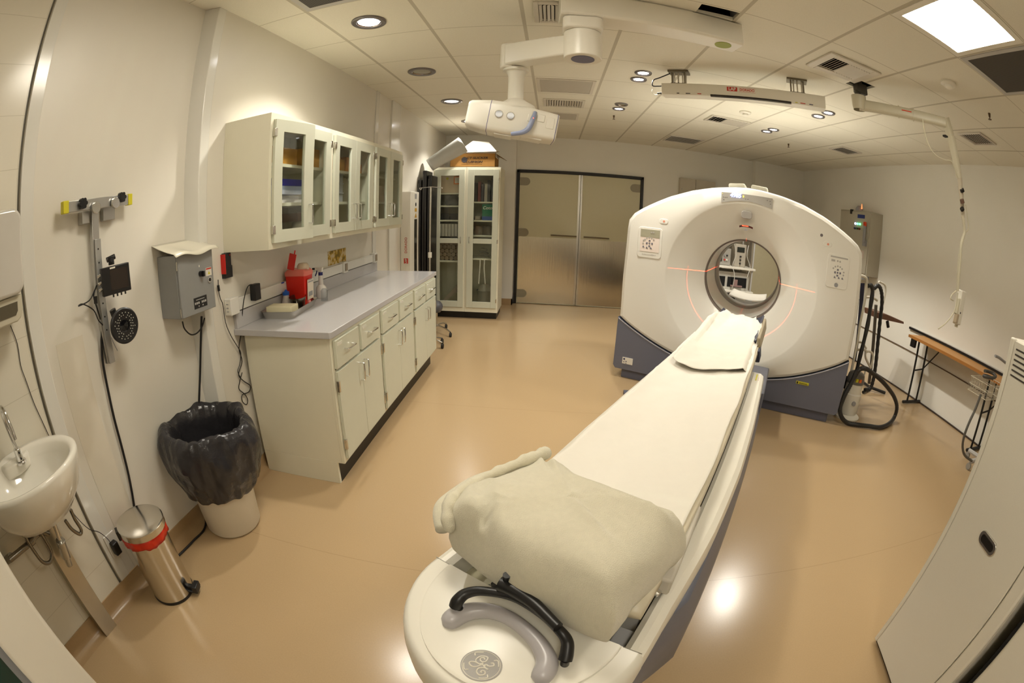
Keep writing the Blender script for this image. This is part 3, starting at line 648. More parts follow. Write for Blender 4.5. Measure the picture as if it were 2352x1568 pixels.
def blanket():
    P = closed_curve(OUT, 10); c = Vector((-.02, 3.31, 0)); rings = []
    prof = [(.866, 0), (.866, .92), (.876, .98), (.895, 1.005), (.918, 1.005), (.940, .992), (.962, .965), (.980, .925), (.994, .87), (1.005, .80), (1.013, .72), (1.020, .62), (1.025, .50), (1.028, .36), (1.030, .22), (1.030, .10), (1.030, .0)]
    for z, k in prof:
        r_ = []
        for i, p in enumerate(P):
            q = c+(p-c)*max(k, .004); s, t = q.x, q.y; zz = z
            nv = Vector((s*7, t*7, z*10)); w_ = .006*noise.noise(nv)+.003*noise.noise(nv*2.6)
            if .86 < k: s += (p-c).x*w_*9; t += (p-c).y*w_*9
            if z > .98:
                zz += .013*noise.noise(Vector((s*6, t*6, 2)))+.006*noise.noise(Vector((s*15, t*15, 4)))
                zz += crease(s, t, (-.19, 3.33), (-.10, 3.46), .010, .016)+crease(s, t, (-.135, 3.40), (-.04, 3.48), .008, .010)+crease(s, t, (-.14, 3.12), (-.05, 3.20), .008, .012)+crease(s, t, (.17, 3.22), (.03, 3.22), .014, .010)+crease(s, t, (.0, 3.30), (.11, 3.36), .010, .007)+crease(s, t, (-.05, 3.25), (.07, 3.33), .012, .006)+crease(s, t, (-.16, 3.14), (-.09, 3.25), .007, .008)
            r_.append(GM @ L_(CX+s, t, zz))
        rings.append(r_)
    return MB().loft(rings, False)
part('body', blanket(), fleece, bl, smooth=3)
hem = [GM @ L_(CX+s, t, z) for s, t, z in ((-.196, 3.430, .94), (-.214, 3.416, .965), (-.228, 3.385, .978), (-.229, 3.35, .984), (-.218, 3.30, .99), (-.202, 3.26, .996), (-.184, 3.215, 1.0), (-.170, 3.175, 1.0), (-.164, 3.140, .995), (-.170, 3.122, .985))]
part('rolled_hem', MB().tube(hem, lambda t: (.0125+.0022*math.sin(t*9)+.0016*math.sin(t*37)+.001*math.sin(t*83))*math.sqrt(max(.05, 1-abs(2*t-1)**14)), 16, 8), fleece, bl, smooth=3)
hem2 = [GM @ L_(CX+s, t, z) for s, t, z in ((-.222, 3.425, .93), (-.255, 3.39, .945), (-.265, 3.35, .95), (-.252, 3.30, .96), (-.228, 3.25, .965), (-.205, 3.205, .968), (-.185, 3.165, .965))]
part('hem_fold', MB().tube(hem2, lambda t: .014+.002*math.sin(t*13), 16, 8), fleece, bl, smooth=3)
# rail pads beside the blanket
single('rail_arm_pad', MB().box(-.018, .018, -.145, .15, 0, .045, GT @ Matrix.Translation(L_(CX+.208, 3.10, RZ+.012)) @ Matrix.Rotation(R(3), 4, 'Z')), mat('arm_pad', (196, 190, 178), .5), 'narrow grey pad standing on the right rail beside the blanket', 'pad', bev=.006)
single('rail_clamp', MB().box(CX+.178, CX+.205, -3.27, -3.21, RZ+.0, RZ+.035).cyl((CX+.175, -3.245, RZ+.03), (CX+.215, -3.245, RZ+.012), .012, .012, 14), CHROME, 'small chrome clamp on the rail at the blanket corner', 'clamp', bev=.003)
bpy.context.view_layer.update()
o = bpy.data.objects['rail_clamp']; o.matrix_world = GT @ o.matrix_world; WM['rail_clamp'] = o.matrix_world.copy()
# black arm support
blk_pts = [on(2, z, x, y) for x, y, z in ((1046, 1392, .845), (1052, 1378, .86), (1072, 1362, .87), (1112, 1357, .88), (1180, 1371, .885), (1245, 1410, .885), (1288, 1450, .88), (1303, 1474, .865), (1302, 1500, .85), (1298, 1516, .84))]
arm = thing('arm_support', 'black curved arm support lying over the grey grip at the table foot', 'arm support', tuple(on(2, .85, 1180, 1400)))
part('curved_bar', MB().tube(blk_pts, lambda t: .0105+.002*math.cos(t*6.3), 14), BLACK, arm)
part('bracket', MB().tube([on(2, .90, x, y) for x, y in ((1150, 1340), (1175, 1352), (1225, 1385), (1282, 1440))], lambda t: .016-.006*t, 12), BLACK, arm)
part('stem', MB().cyl(on(2, .86, 1160, 1362), on(2, .93, 1164, 1320), .007), BLACK, arm)
part('knob', MB().cyl(on(2, .86, 1135, 1352), on(2, .87, 1160, 1342), .014, .016, 16), BLACK, arm)
part('foot', MB().cyl(on(2, .845, 1055, 1395), on(2, .825, 1058, 1402), .007), BLACK, arm)
part('foot', MB().cyl(on(2, .845, 1299, 1514), on(2, .825, 1297, 1524), .008), BLACK, arm)
# grey floor plate
single('floor_plate', MB().box(.70, 1.12, 3.32, 3.69, 0, .035), mat('plate_grey', (96, 100, 116), .5), 'slate grey plate lying on the floor left of the table', 'floor plate', bev=.004)

#--PART2--
# ------------------------------------------------------------------ wall cabinets
PANE = glassy('cabinet_glass', (.93, .95, .93), rough=.03)
def handle_bar(mb, p0, p1, out, r=.0045):
    p0, p1, o_ = Vector(p0), Vector(p1), Vector(out)
    d = (p1-p0).normalized()*.012
    return mb.tube([p0, p0+o_*.8, p0+o_+d, p1+o_-d, p1+o_*.8, p1], r, 8, 4)
UX, UB, UZ0, UZ1 = -1.377, LX2, 1.352, 2.06
def upper_unit(y0, y1, label, doors):
    t = thing('wall_cabinet', label, 'cabinet', (UB, (y0+y1)/2, UZ0), 0, 'glass door wall cabinets')
    th = .018; m = MB()
    XF = UX-.02; m.box(UB+.001, XF, y0, y0+th, UZ0, UZ1).box(UB+.001, XF, y1-th, y1, UZ0, UZ1).box(UB+.001, XF, y0+th, y1-th, UZ0, UZ0+.02).box(UB+.001, XF, y0+th, y1-th, UZ1-.02, UZ1).box(UB+.001, UB+.012, y0+th, y1-th, UZ0+.02, UZ1-.02)
    m.box(XF, UX, y0, y0+.028, UZ0, UZ1).box(XF, UX, y1-.028, y1, UZ0, UZ1).box(XF, UX, y0+.028, y1-.028, UZ1-.032, UZ1).box(XF, UX, y0+.028, y1-.028, UZ0, UZ0+.032)
    part('carcass', m, CABB, t)
    for z in (1.572, 1.79): part('shelf', MB().box(UB+.012, UX-.05, y0+th, y1-th, z, z+.018), CABB, t)
    ym = (y0+y1)/2
    for k, (a, b) in enumerate(((y0+.030, ym-.002), (ym+.002, y1-.030))):
        z0, z1 = UZ0+.032, UZ1-.034; gx0, gx1 = (a+.062, b-.078) if k == 0 else (a+.072, b-.068)
        M = Matrix.Identity(4)
        if doors == 'ajar' and k == 0: M = Matrix.Translation((UX, a, 0)) @ Matrix.Rotation(R(-11), 4, 'Z') @ Matrix.Translation((-UX, -a, 0)); 
        m = MB(); X0, X1 = UX+.001, UX+.02
        m.box(X0, X1, a, gx0, z0, z1, M).box(X0, X1, gx1, b, z0, z1, M).box(X0, X1, gx0, gx1, z0, z0+.064, M).box(X0, X1, gx0, gx1, z1-.064, z1, M)
        d = part('door', m, CABD, t)
        part('pane', MB().box(X0+.006, X0+.010, gx0, gx1, z0+.064, z1-.064, M), PANE, d)
        hy = b-.035 if k == 0 else a+.035
        hb = MB(); handle_bar(hb, (X1, hy, 1.468), (X1, hy, 1.57), (.030, 0, 0)); hb.bm.transform(M)
        part('handle', hb, CHROME, d)
        for hz in (1.45, 1.955):
            e = a if k == 0 else b
            part('hinge', MB().box(X0+.004, X1+.004, e-.010, e+.010, hz-.022, hz+.022, M if k == 0 else None), STEEL, d, bev=.002)
    return t
upper_unit(1.925, 2.62, 'glass door wall cabinet nearest the camera, its first door ajar', 'ajar')
upper_unit(2.622, 3.338, 'middle glass door wall cabinet holding clear plastic boxes', '')
upper_unit(3.34, 4.05, 'glass door wall cabinet farthest along the left wall', '')
AMBER = mat('amber_carton', (196, 142, 52), .7, noise_amt=.1, noise_scale=20)
clearp = glassy('clear_plastic', (.82, .84, .86), rough=.15)
def openbox(x0, x1, y0, y1, z0, z1, th=.003):
    return MB().box(x0, x1, y0, y1, z0, z0+th).box(x0, x0+th, y0, y1, z0, z1).box(x1-th, x1, y0, y1, z0, z1).box(x0, x1, y0, y0+th, z0, z1).box(x0, x1, y1-th, y1, z0, z1)
S1, S2 = 1.590, 1.808
single('carton', openbox(-1.68, -1.46, 2.08, 2.34, S2, S2+.10), AMBER, 'open amber carton on the top shelf of the nearest wall cabinet, left one', 'box', 'cartons in the wall cabinets')
single('carton', openbox(-1.68, -1.45, 2.44, 2.60, S2, S2+.12), AMBER, 'amber carton on the top shelf behind the second door', 'box', 'cartons in the wall cabinets')
single('carton', MB().box(-1.68, -1.45, 2.72, 2.98, S2, S2+.085).box(-1.66, -1.47, 2.75, 2.96, S2+.0855, S2+.11), AMBER, 'amber carton with blue marks on the top shelf of the middle cabinet', 'box', 'cartons in the wall cabinets')
single('carton', MB().box(-1.68, -1.46, 3.03, 3.31, S2, S2+.075).box(-1.67, -1.47, 3.05, 3.30, S2+.0755, S2+.115), mat('carton_orange', (200, 128, 40), .7), 'two stacked orange cartons at the right of the middle cabinet', 'box', 'cartons in the wall cabinets')
single('storage_bin', MB().box(-1.66, -1.46, 2.05, 2.42, 1.690, 1.728), mat('blue_lid', (34, 38, 150), .4), 'bright blue tray lid stacked in the nearest wall cabinet', 'lid')
single('storage_bin', MB().box(-1.66, -1.46, 2.05, 2.42, 1.640, 1.688), mat('bin_clear', (150, 158, 182), .35), 'pale translucent bin under the blue lid', 'bin')
single('paper_pile', MB().box(-1.66, -1.46, 2.04, 2.44, S1, S1+.018).box(-1.65, -1.48, 2.08, 2.40, S1+.018, S1+.0395), mat('pile_white', (196, 190, 188), .7, noise_amt=.1), 'loose white pile on the middle shelf of the nearest wall cabinet', 'papers')
for i in range(3):
    single('plastic_tub', MB().box(-1.67, -1.46, 2.80, 2.98, S1+.068*i, S1+.058+.068*i).box(-1.675, -1.455, 2.795, 2.985, S1+.058+.068*i, S1+.066+.068*i), mat('tub_grey', (176, 178, 184), .3), ('bottom', 'middle', 'top')[i]+' clear plastic tub of the stack in the middle wall cabinet', 'tub', 'clear tubs in the middle cabinet')
single('plastic_tub', MB().box(-1.67, -1.50, 2.82, 2.96, 1.373, 1.45), mat('tub_grey', (176, 178, 184), .3), 'clear plastic tub on the floor of the middle wall cabinet', 'tub')
single('plastic_bag', MB().loft([[Vector((-1.58+.085*math.cos(a)*k, 3.17+.10*math.sin(a)*k, z)) for a in [i*math.pi/8 for i in range(16)]] for z, k in ((S1, .9), (S1+.06, 1.05), (S1+.14, .95), (S1+.19, .55))]), mat('bag_film', (150, 146, 128), .4, noise_amt=.2), 'greyish plastic bag on the middle shelf beside the tubs', 'bag')
single('supply_pack', MB().box(-1.66, -1.5, 3.56, 3.72, S1, S1+.17), mat('pack_dull', (120, 112, 92), .6, noise_amt=.15), 'dull pack on the middle shelf of the farthest wall cabinet', 'pack')
single('supply_pack', MB().box(-1.66, -1.5, 3.80, 4.0, S1, S1+.06).box(-1.62, -1.52, 3.84, 3.97, S1+.06, S1+.15), mat('pack_pink', (168, 150, 134), .6), 'pinkish packs on the middle shelf at the far end of the wall cabinets', 'pack')
single('white_jar', MB().lathe([(.0005, 1.373), (.05, 1.373), (.055, 1.40), (.055, 1.46), (.045, 1.475), (.0005, 1.476)], (-1.55, 2.53, 0)), mat('jar_white', (206, 200, 184), .4), 'white round tub on the floor of the nearest wall cabinet', 'tub')
single('brown_box', MB().box(-1.66, -1.5, 2.42, 2.60, 1.477, 1.53), mat('brown', (96, 62, 34), .7), 'brown flat box above the white round tub', 'box')

# ------------------------------------------------------------------ base cabinets
BX, BB = -1.085, -1.665
def base_unit(y0, y1, label, end):
    t = thing('base_cabinet', label, 'cabinet', ((BX+BB)/2, (y0+y1)/2, 0), 0, 'base cabinets under the worktop')
    m = MB().box(BB, BX-.02, y0, y1, .145, .885)
    m.box(BX-.02, BX, y0, y0+.028, .145, .885).box(BX-.02, BX, y1-.028, y1, .145, .885).box(BX-.02, BX, y0+.028, y1-.028, .145, .175).box(BX-.02, BX, y0+.028, y1-.028, .862, .885).box(BX-.02, BX, y0+.028, y1-.028, .69, .702)
    ym = (y0+y1)/2; m.box(BX-.02, BX, ym-.02, ym+.02, .702, .862)
    if end: m.box(BB, BX-.052, y0, y0+.02, .0, .145)
    part('carcass', m, CABB, t, bev=.0015)
    part('toe_kick', MB().box(BB+.02, BX-.053, y0+(.021 if end else 0), y1, .0, .144), mat('toe_black', (18, 16, 14), .4), t)
    for k, (a, b) in enumerate(((y0+.024, ym-.017), (ym+.017, y1-.024))):
        d = part('drawer', MB().box(BX+.001, BX+.019, a, b, .712, .866), CABD, t, bev=.002)
        c = (a+b)/2
        part('handle', handle_bar(MB(), (BX+.019, c-.05, .795), (BX+.019, c+.05, .795), (.028, 0, 0)), CHROME, d)
        part('label_holder', MB().box(BX+.019, BX+.0205, a+.02, a+.075, .832, .85), mat('label_clear', (222, 222, 210), .15), d)
    for k, (a, b) in enumerate(((y0+.024, ym-.0015), (ym+.0015, y1-.024))):
        d = part('door', MB().box(BX+.001, BX+.019, a, b, .170, .697), CABD, t, bev=.002)
        hy = b-.032 if k == 0 else a+.032
        part('handle', handle_bar(MB(), (BX+.019, hy, .545), (BX+.019, hy, .65), (.028, 0, 0)), CHROME, d)
        e = a if k == 0 else b
        for hz in (.265, .615): part('hinge', MB().box(BX+.004, BX+.023, e-.008, e+.008, hz-.032, hz+.032), STEEL, d, bev=.002)
    return t
base_unit(2.008, 2.706, 'beige base cabinet nearest the camera at the open end of the counter', True)
base_unit(2.707, 3.45, 'middle beige base cabinet under the grey worktop', False)
base_unit(3.451, 4.18, 'beige base cabinet at the far end of the counter', False)
wt = thing('worktop', 'long light grey worktop with a low upstand on the base cabinets', 'countertop', (-1.39, 3.08, .886))
part('slab', MB().prism([(-1.699, 1.955), (-1.078, 1.990), (-1.070, 2.0), (-1.070, 4.2), (-1.699, 4.2)], 2, .886, .922), WORK, wt, bev=.003)
part('upstand', MB().box(-1.699, -1.675, 1.965, 4.19, .922, 1.015), WORK, wt, bev=.002)
rw = thing('socket_raceway', 'white surface raceway with sockets running above the worktop upstand', 'raceway', (LX2, 3.0, 1.03))
part('channel', MB().box(LX2+.001, -1.668, 1.90, 4.14, 1.022, 1.092), PVC, rw, bev=.003)
for y in (1.93, 3.42, 4.10):
    b = part('socket_box', MB().box(LX2+.001, -1.650, y-.035, y+.045, 1.012, 1.105), PVC, rw, bev=.004)
    part('socket_plate', MB().box(-1.649, -1.645, y-.02, y+.025, 1.03, 1.09) if y > 2 else MB().box(LX2+.01, -1.655, y-.039, y-.036, 1.02, 1.09), mat('outlet_tan', (150, 136, 116), .5) if y > 2 else WHITE, b)
    if y < 2:
        for zz in (1.035, 1.055, 1.075): part('slot', MB().box(LX2+.02, -1.665, y-.041, y-.0385, zz, zz+.004), GREY, b)
# picture-like notice on the wall
nm = mat('notice', (176, 146, 40), .6); nt = nm.node_tree
n_ = nt.nodes.new('ShaderNodeTexNoise'); n_.inputs['Scale'].default_value = 22; tc_ = nt.nodes.new('ShaderNodeTexCoord'); nt.links.new(tc_.outputs['Object'], n_.inputs['Vector'])
rp = nt.nodes.new('ShaderNodeValToRGB'); rp.color_ramp.elements[0].color = (*lin((120, 96, 20)), 1); rp.color_ramp.elements[0].position = .4; rp.color_ramp.elements[1].color = (*lin((206, 190, 150)), 1); rp.color_ramp.elements[1].position = .6
e_ = rp.color_ramp.elements.new(.5); e_.color = (*lin((188, 150, 44)), 1)
nt.links.new(n_.outputs['Fac'], rp.inputs[0]); nt.links.new(rp.outputs[0], nt.nodes['Principled BSDF'].inputs['Base Color'])
single('wall_notice', MB().box(LX2+.0005, LX2+.004, 3.19, 3.52, 1.10, 1.212), nm, 'small yellow patterned notice on the wall between cabinets and worktop', 'notice')

# ------------------------------------------------------------------ things on the worktop
WZ = .922
TM = Matrix.Translation((-1.572, 2.400, WZ)) @ Matrix.Rotation(R(8), 4, 'Z')
def tpan(hx, hy, z0, z1, fl=.02, r=.03):
    o_ = rrect(-hx, hx, -hy, hy, r); i_ = rrect(-hx+fl, hx-fl, -hy+fl, hy-fl, r*.7)
    m = MB()
    m.loft([[Vector((x, y, z0)) for x, y in i_], [Vector((x*1, y*1, z1)) for x, y in o_], [Vector((x*1.02, y*1.02, z1+.002)) for x, y in o_], [Vector((x*.985, y*.985, z1+.001)) for x, y in o_], [Vector((x*.97, y*.97, z0+.003)) for x, y in i_]])
    return m
tr = thing('instrument_tray', 'shallow stainless tray at the near end of the grey worktop', 'tray', M=TM)
part('pan', tpan(.118, .212, .001, .045), STEEL, tr, local=True)
BM = TM @ Matrix.Translation((.03, .06, .005)) @ Matrix.Rotation(R(14), 4, 'Z')
kb = MB().lathe([(.0005, .002), (.05, .002), (.062, .02), (.072, .068), (.075, .069), (.070, .066), (.058, .02), (.0005, .006)], (0, 0, 0), 32)
kb.bm.transform(Matrix.Diagonal((.75, 1.3, 1.15, 1))); kb.bm.transform(BM)
single('kidney_dish', kb, mat('dark_steel', (120, 114, 104), .25, metal=1), 'dark steel dish standing in the instrument tray', 'dish')
single('glove_box', MB().loft([[TM @ Matrix.Translation((-.005, -.115, .012)) @ Matrix.Rotation(R(-2), 4, 'Z') @ Vector((x, y, z)) for x, y in ((-.078, -.066), (.098, -.066), (.098, .036), (-.078, .036))] for z in (.006, .058)]), mat('cream_box', (226, 218, 184), .6), 'cream cardboard box lying across the near end of the tray', 'box', bev=.002)
bt = thing('squeeze_bottle', 'small clear bottle with a blue cap behind the cream box', 'bottle', (-1.635, 2.455, WZ+.004))
part('body', MB().lathe([(.0005, 0), (.034, 0), (.034, .03), (.018, .085), (.017, .09), (.0005, .09)], (-1.635, 2.455, WZ+.006)), mat('bottle_frost', (216, 206, 200), .3), bt)
part('cap', MB().lathe([(.023, .088), (.023, .108), (.012, .112), (.005, .122), (.0005, .123)], (-1.635, 2.455, WZ+.006)), mat('cap_blue', (30, 92, 190), .35), bt)
# sharps container
SM = Matrix.Translation((-1.600, 2.575, WZ)) @ Matrix.Rotation(R(4), 4, 'Z')
sh = thing('sharps_container', 'red sharps container with translucent lid standing behind the tray', 'sharps bin', M=SM)
part('body', MB().loft([[Vector((x*k, y*k, z)) for x, y in rrect(-.078, .078, -.060, .060, .014)] for z, k in ((.0, .86), (.205, 1))]), mat('sharps_red', (216, 34, 14), .35), sh, local=True)
part('lid', MB().loft([[Vector((x*k, y*k, z)) for x, y in rrect(-.082, .082, -.064, .064, .016)] for z, k in ((.203, 1), (.226, 1), (.244, .8))]), mat('sharps_lid', (226, 120, 106), .3), sh, local=True)
part('opening_hood', MB().lathe([(.042, .238), (.041, .262), (.03, .278), (.0005, .283)], (.03, .01, 0), 24), mat('hood_clear', (226, 206, 180), .25), sh, local=True)
part('flap', MB().box(-.026, .026, -.003, .003, 0, .105, Matrix.Translation((-.035, -.05, .245)) @ Matrix.Rotation(R(14), 4, 'Y')).box(.006, .014, -.003, .003, .1, .13, Matrix.Translation((-.035, -.05, .245)) @ Matrix.Rotation(R(14), 4, 'Y')), mat('flap_red', (222, 52, 44), .4), sh, local=True, bev=.001)
lb_ = part('front_label', MB().box(.0765, .0785, -.045, .045, .05, .18, Matrix.Rotation(R(2.6), 4, 'Y') @ Matrix.Translation((.001, 0, 0))), mat('label_white', (226, 214, 196), .5), sh, local=True)
parts_each('label_print', MB().box(.0786, .0792, -.038, .038, .160, .168, Matrix.Rotation(R(2.6), 4, 'Y') @ Matrix.Translation((.001, 0, 0))).box(.0786, .0792, -.038, .02, .175, .182, Matrix.Rotation(R(2.6), 4, 'Y') @ Matrix.Translation((.001, 0, 0))).box(.0786, .0792, -.03, .03, .07, .1, Matrix.Rotation(R(2.6), 4, 'Y') @ Matrix.Translation((.001, 0, 0))), GREY, lb_, local=True)
# spray bottle
SP = (-1.575, 2.835, WZ)
sp_ = thing('spray_bottle', 'clear spray bottle with white and navy trigger head', 'spray bottle', SP)
part('body', MB().lathe([(.0005, 0), (.034, 0), (.039, .01), (.040, .06), (.036, .078), (.019, .095), (.0165, .16), (.014, .165), (.0005, .166)], SP), mat('bottle_frosted', (206, 202, 194), .25), sp_)
part('collar', MB().cyl((SP[0], SP[1], WZ+.16), (SP[0], SP[1], WZ+.183), .0165), mat('collar_navy', (34, 38, 100), .4), sp_)
part('trigger_head', MB().loft([[Vector((SP[0]+a, SP[1]+b, WZ+z)) for a, b in rrect(x0, x1, -.010, .010, .004)] for z, x0, x1 in ((.183, -.014, .014), (.20, -.03, .018), (.215, -.045, .02))]), WHITE, sp_)
part('nozzle', MB().box(SP[0]-.064, SP[0]-.05, SP[1]-.008, SP[1]+.008, WZ+.198, WZ+.212), INK, sp_)
part('trigger', MB().tube([(SP[0]-.028, SP[1], WZ+.195), (SP[0]-.034, SP[1], WZ+.175), (SP[0]-.044, SP[1], WZ+.155)], .0045, 8), mat('collar_navy', (34, 38, 100), .4), sp_)
single('glass_vial', MB().lathe([(.0005, WZ), (.024, WZ), (.024, WZ+.07), (.012, WZ+.085), (.0005, WZ+.086)], (-1.50, 2.74, 0)), clearp, 'clear vial between the sharps container and spray bottle', 'bottle')
single('pen_cap', MB().cyl((-1.66, 2.45, 1.0925), (-1.66, 2.475, 1.0925), .004), BLUE, 'tiny blue cap lying on the raceway', 'cap')
# plug adapter and its cord
ad = thing('power_adapter', 'black plug adapter in the near socket box with a looping cord', 'adapter', (-1.66, 2.14, 1.05))
part('body', MB().box(-1.667, -1.625, 2.105, 2.165, 1.05, 1.145), BLACK, ad, bev=.005)
part('cord', MB().tube([on(0, x_, a, b) for x_, a, b in ((-1.64, 584, 658), (-1.62, 578, 653), (-1.63, 568, 660), (-1.65, 560, 690), (-1.68, 556, 730), (-1.69, 553, 770), (-1.69, 549, 800), (-1.69, 556, 830), (-1.69, 548, 860), (-1.69, 560, 875), (-1.69, 575, 886), (-1.69, 571, 900), (-1.69, 556, 907), (-1.69, 557, 922), (-1.69, 566, 929), (-1.69, 569, 918), (-1.69, 562, 905), (-1.69, 549, 893), (-1.69, 551, 875), (-1.69, 556, 855))], .003, 6, 4), BLACK, ad)

# ------------------------------------------------------------------ left wall equipment
al = mat('brushed_aluminium', (190, 190, 188), .3, metal=.9, noise_amt=.05)
ms = thing('wall_camera_mount', 'aluminium T-shaped mount on the left wall with yellow capped crossbar', 'wall mount', (LX+.02, 1.07, 1.3))
part('post', MB().box(LX+.02, LX+.045, 1.045, 1.085, 1.02, 1.66), al, ms, bev=.002)
part('post_sleeve', MB().box(LX+.045, LX+.056, 1.052, 1.085, 1.02, 1.53), mat('sleeve', (176, 176, 172), .35, metal=.6), ms, bev=.001)
for z in [1.16+.055*i for i in range(7)]: part('hole', MB().cyl((LX+.0555, 1.067, z), (LX+.0575, 1.067, z), .0035, n=10), DARK, ms)
part('crossbar', MB().box(LX+.045, LX+.07, .90, 1.245, 1.652, 1.695), al, ms, bev=.002)
for a, b in ((.872, .902), (1.243, 1.268)): part('end_cap', MB().box(LX+.042, LX+.073, a, b, 1.650, 1.698), mat('cap_yellow', (206, 196, 36), .5), ms, bev=.002, label='yellow end cap')
for y, z in ((.972, 1.678), (1.195, 1.685)):
    k = MB()
    for j in range(6): k.cyl((LX+.07, y+.014*math.cos(j*1.047), z+.014*math.sin(j*1.047)), (LX+.092, y+.014*math.cos(j*1.047), z+.014*math.sin(j*1.047)), .0085, n=12)
    k.cyl((LX+.07, y, z), (LX+.093, y, z), .016)
    part('black_knob', k, BLACK, ms)
for y, z in ((1.045, 1.655), (1.158, 1.665)): part('disc_knob', MB().cyl((LX+.075, y, z), (LX+.088, y, z), .024, n=28), mat('spun_alu', (215, 215, 212), .2, metal=1), ms, bev=.002)
part('bracket', MB().box(LX, LX+.045, .99, 1.03, 1.60, 1.65), al, ms, bev=.002)
part('bracket', MB().box(LX, LX+.03, 1.12, 1.19, 1.60, 1.66), al, ms, bev=.002)
mo = thing('small_monitor', 'small black square camera monitor tilted on the wall mount', 'monitor', M=Matrix.Translation((LX+.125, 1.112, 1.357)) @ Matrix.Rotation(R(-20), 4, 'Z') @ Matrix.Rotation(R(1), 4, 'X'))
part('housing', MB().box(-.02, .012, -.072, .068, -.056, .056), BLACK, mo, local=True, bev=.003)
part('screen', MB().box(.012, .0135, -.03, .056, -.04, .042), mat('screen_dark', (46, 38, 34), .15), mo, local=True)
part('label', MB().box(.012, .0137, -.028, -.002, .046, .052), WHITE, mo, local=True)
for y in (-.02, 0, .02, .04): part('button', MB().cyl((-.004, y, -.056), (-.004, y, -.068), .004, n=10), BLACK, mo, local=True)
for z in (.03, 0, -.025): part('connector', MB().cyl((-.006, -.072, z), (-.006, -.088, z-.004), .0065, n=12), CHROME, mo, local=True)
part('ball_joint', MB().cyl((-.02, -.01, .06), (-.02, -.01, .092), .014).cyl((-.05, -.01, .075), (.0, -.01, .08), .008).cyl((-.03, -.03, .082), (-.03, .012, .09), .011), BLACK, mo, local=True)
part('mount_rod', MB().cyl((-.10, .0, .06), (-.02, -.01, .07), .009), CHROME, mo, local=True)
DMX = Matrix.Translation((LX+.13, 1.125, 1.165)) @ Matrix.Rotation(R(-10), 4, 'Z') @ Matrix.Rotation(R(90), 4, 'Y')
li = thing('ring_light_camera', 'round black infrared ring lamp with white dots below the small monitor', 'camera', M=DMX)
part('disc', MB().lathe([(.020, -.022), (.060, -.016), (.074, -.006), (.074, .004), (.069, .008), (.026, .004), (.024, -.006), (.022, -.02)], (0, 0, 0), 48), BLACK, li, local=True)
part('lens', MB().lathe([(.0005, -.008), (.024, -.006)], (0, 0, 0), 24), mat('lens_black', (6, 6, 7), .08), li, local=True)
dots = MB(); 
for rr, n in ((.034, 18), (.044, 24), (.054, 20)):
    for j in range(n):
        if random.random() < .22: continue
        a = 2*math.pi*j/n+rr*60; z = .004+(.008-.004)*(rr-.026)/.043
        dots.cyl((rr*math.cos(a), rr*math.sin(a), z-.001), (rr*math.cos(a), rr*math.sin(a), z+.0022), .0019, n=6)
part('led_dots', dots, mat('led_white', (225, 220, 205), .3), li, local=True, kind='stuff')
part('rear_mount', MB().cyl((0, 0, -.02), (0, .005, -.06), .018).cyl((-.035, -.02, -.05), (-.07, -.03, -.05), .016).cyl((0, .0, -.06), (.03, .0, -.115), .008), BLACK, li, local=True)
cb = thing('camera_cable', 'thick black cable running down the left wall behind the steel pedal bin', 'cable', (LX+.02, 1.0, .3))
part('sheath', MB().tube([on(0, x_, a, b) for x_, a, b in ((LX+.05, 222, 655), (LX+.05, 215, 680), (LX+.05, 222, 705), (LX+.04, 232, 740), (LX+.03, 233, 780), (LX+.02, 236, 830), (LX+.02, 249, 900), (LX+.02, 262, 960), (LX+.02, 278, 1020), (LX+.02, 293, 1080), (LX+.02, 303, 1130), (LX+.02, 309, 1168), (LX+.02, 318, 1215))], lambda t: .0035 if t < .33 else .0065, 8, 4), BLACK, cb)
part('loop', MB().tube([on(0, LX+.05, a, b) for a, b in ((218, 665), (205, 690), (180, 703), (190, 698), (215, 712), (226, 735), (238, 748))], .0028, 8, 4), BLACK, cb)
part('tail', MB().tube([on(0, LX+.08, a, b) for a, b in ((256, 775), (262, 790), (270, 805))], .002, 6, 4), GREY, cb)
part('ferrite', MB().cyl(on(0, LX+.06, 219, 680), on(0, LX+.06, 220, 697), .009), BLACK, cb)
# grey switch box
GB = thing('switch_box', 'grey metal switch box with a rotary knob and black nameplate on the left wall', 'electrical box', (LX+.08, 1.6, 1.1))
part('body', MB().box(LX, -1.632, 1.475, 1.738, 1.10, 1.395), GREYBOX, GB, bev=.003)
d = part('door', MB().box(-1.631, -1.618, 1.478, 1.736, 1.102, 1.392), GREYBOX, GB, bev=.003)
part('knob', MB().cyl((-1.618, 1.635, 1.285), (-1.598, 1.635, 1.285), .014).box(-1.60, -1.588, 1.630, 1.640, 1.272, 1.298), BLACK, d)
part('lock', MB().cyl((-1.618, 1.700, 1.245), (-1.612, 1.700, 1.245), .014), CHROME, d); part('lock_core', MB().cyl((-1.613, 1.700, 1.245), (-1.6105, 1.700, 1.245), .009), BLACK, d)
part('index_mark', MB().box(-1.618, -1.6172, 1.627, 1.633, 1.318, 1.327), WHITE, d)
wl = part('warning_label', MB().box(-1.618, -1.617, 1.678, 1.722, 1.265, 1.305), PAPER, d)
part('warning_print', MB().prism([(1.692, 1.272), (1.710, 1.272), (1.701, 1.288)], 0, -1.6172, -1.6164), YEL, d); part('warning_band', MB().box(-1.6172, -1.6164, 1.680, 1.720, 1.296, 1.303), REDINK, d)
npl = part('nameplate', MB().box(-1.618, -1.617, 1.568, 1.668, 1.125, 1.178), INK, d)
tx = MB(); M_ = Matrix.Translation((-1.6165, 1.618, 1.150)) @ Matrix.Rotation(R(90), 4, 'Z') @ Matrix.Rotation(R(90), 4, 'X')
